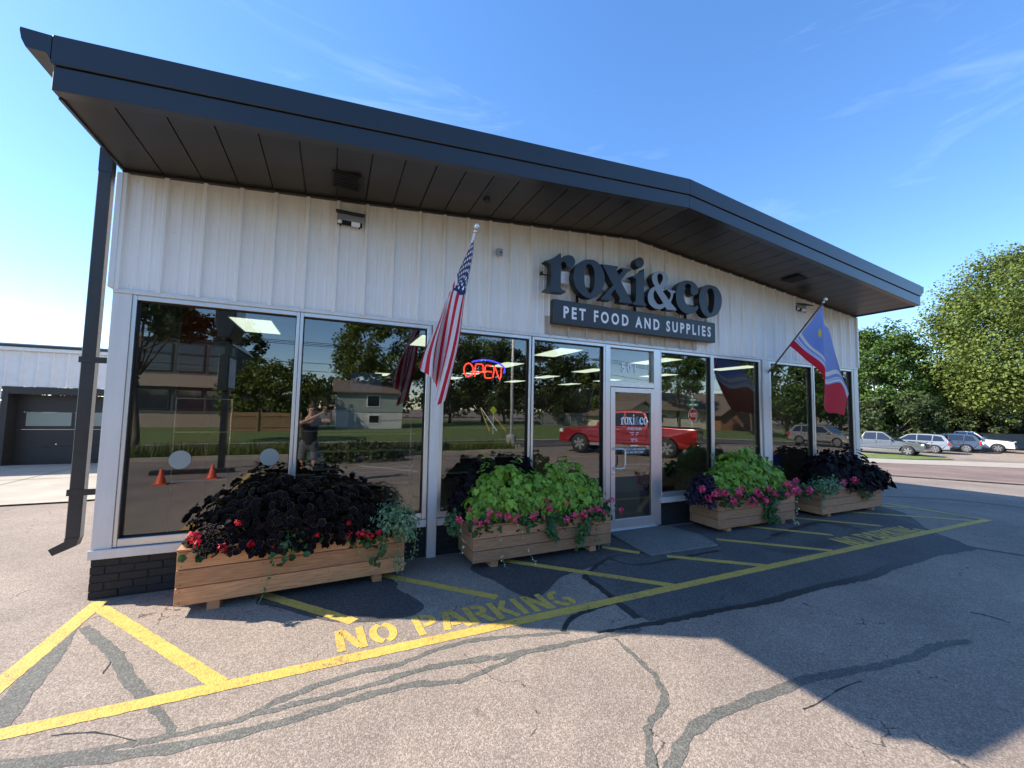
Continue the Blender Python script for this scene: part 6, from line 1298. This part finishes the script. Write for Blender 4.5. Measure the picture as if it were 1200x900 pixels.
for s_ in (1, -1):
    a = jn((px + s_ * .10, py, .88), (.09, .09), pel); k1 = jn((px + s_ * .12, py + .02, .50), .058, a); k2 = jn((px + s_ * .125, py - .01, .34), .055, k1); an = jn((px + s_ * .13, py - .02, .09 + gz), .036, k2); jn((px + s_ * .14, py + .12, .045 + gz), (.04, .03), an)
skin('body', v, e, r_, M['skin'], per)
skin('t_shirt', [(px, py, .82), (px, py + .01, 1.15), (px + .01, py + .02, 1.40), (px + .01, py + .02, 1.47), (px + .19, py + .02, 1.42), (px + .25, py + .0, 1.38), (px - .17, py + .02, 1.42), (px - .20, py + .08, 1.38)], [(0, 1), (1, 2), (2, 3), (2, 4), (4, 5), (2, 6), (6, 7)], [(.175, .135), (.175, .13), (.155, .115), (.085, .08), .08, .072, .08, .072], M['shirt'], per)
skin('shorts', [(px, py, 1.06), (px, py, .92), (px + .11, py, .82), (px + .125, py + .01, .52), (px - .11, py, .82), (px - .125, py + .01, .52)], [(0, 1), (1, 2), (2, 3), (1, 4), (4, 5)], [(.165, .13), (.165, .13), .11, .095, .11, .095], M['shorts'], per)
b = MB(); b.lathe([(.082 * math.sin(R(a)) + .001, .088 * -math.cos(R(a))) for a in range(80, 181, 20)], (px + .04, py + .035, 1.73), 16); b.build('hair', M['hair'], per, True)
b = MB(); fx, fy_, fz = px + .04, py + .145, 1.665
b.tube([(fx, fy_ - .01, fz + .03), (fx, fy_ + .015, fz - .005), (fx, fy_ - .01, fz - .02)], [.008, .014, .008], 8); b.tube([(fx - .028, fy_ - .012, fz - .055), (fx, fy_ - .004, fz - .058), (fx + .028, fy_ - .012, fz - .055)], .006, 6)
for s_ in (-1, 1): b.lathe([(.012, -.03), (.016, 0), (.01, .03)], (fx + s_ * .085, fy_ - .09, fz), 8)
b.build('face_features', M['skin'], per, True)
b = MB()
for s_ in (-1, 1): b.lathe([(.011, -.004), (.008, .004)], (fx + s_ * .03, fy_ - .014, fz + .02), 8, 'y')
b.build('eyes', M['black'], per)
for s_ in (-1, 1):
    b = MB(); b.box(px + s_ * .135 - .045, px + s_ * .135 + .045, py - .09, py + .19, gz, gz + .09); o = b.build('shoe', M['black'], per); set_bevel(o, .03, 3)
# the phone: its lens is where the picture was taken from, the body sits wholly behind it
F_ = Vector(MR[2]); Rr = Vector(MR[0]); U_ = Vector(MR[1]); pc = Vector(CAM) - F_ * .022 - Rr * .055 - U_ * .02
b = MB(); P_ = [pc + Rr * (sx_ * .073) + U_ * (sy_ * .036) + F_ * dz_ for dz_ in (-.004, .004) for sx_, sy_ in ((-1, -1), (1, -1), (1, 1), (-1, 1))]
b.add(P_, [(0, 3, 2, 1), (4, 5, 6, 7), (0, 1, 5, 4), (1, 2, 6, 5), (2, 3, 7, 6), (3, 0, 4, 7)]); ph = b.build('phone', M['black']); set_bevel(ph, .003); tag(ph, 'dark phone held up in both hands by the mirrored photographer', 'phone')
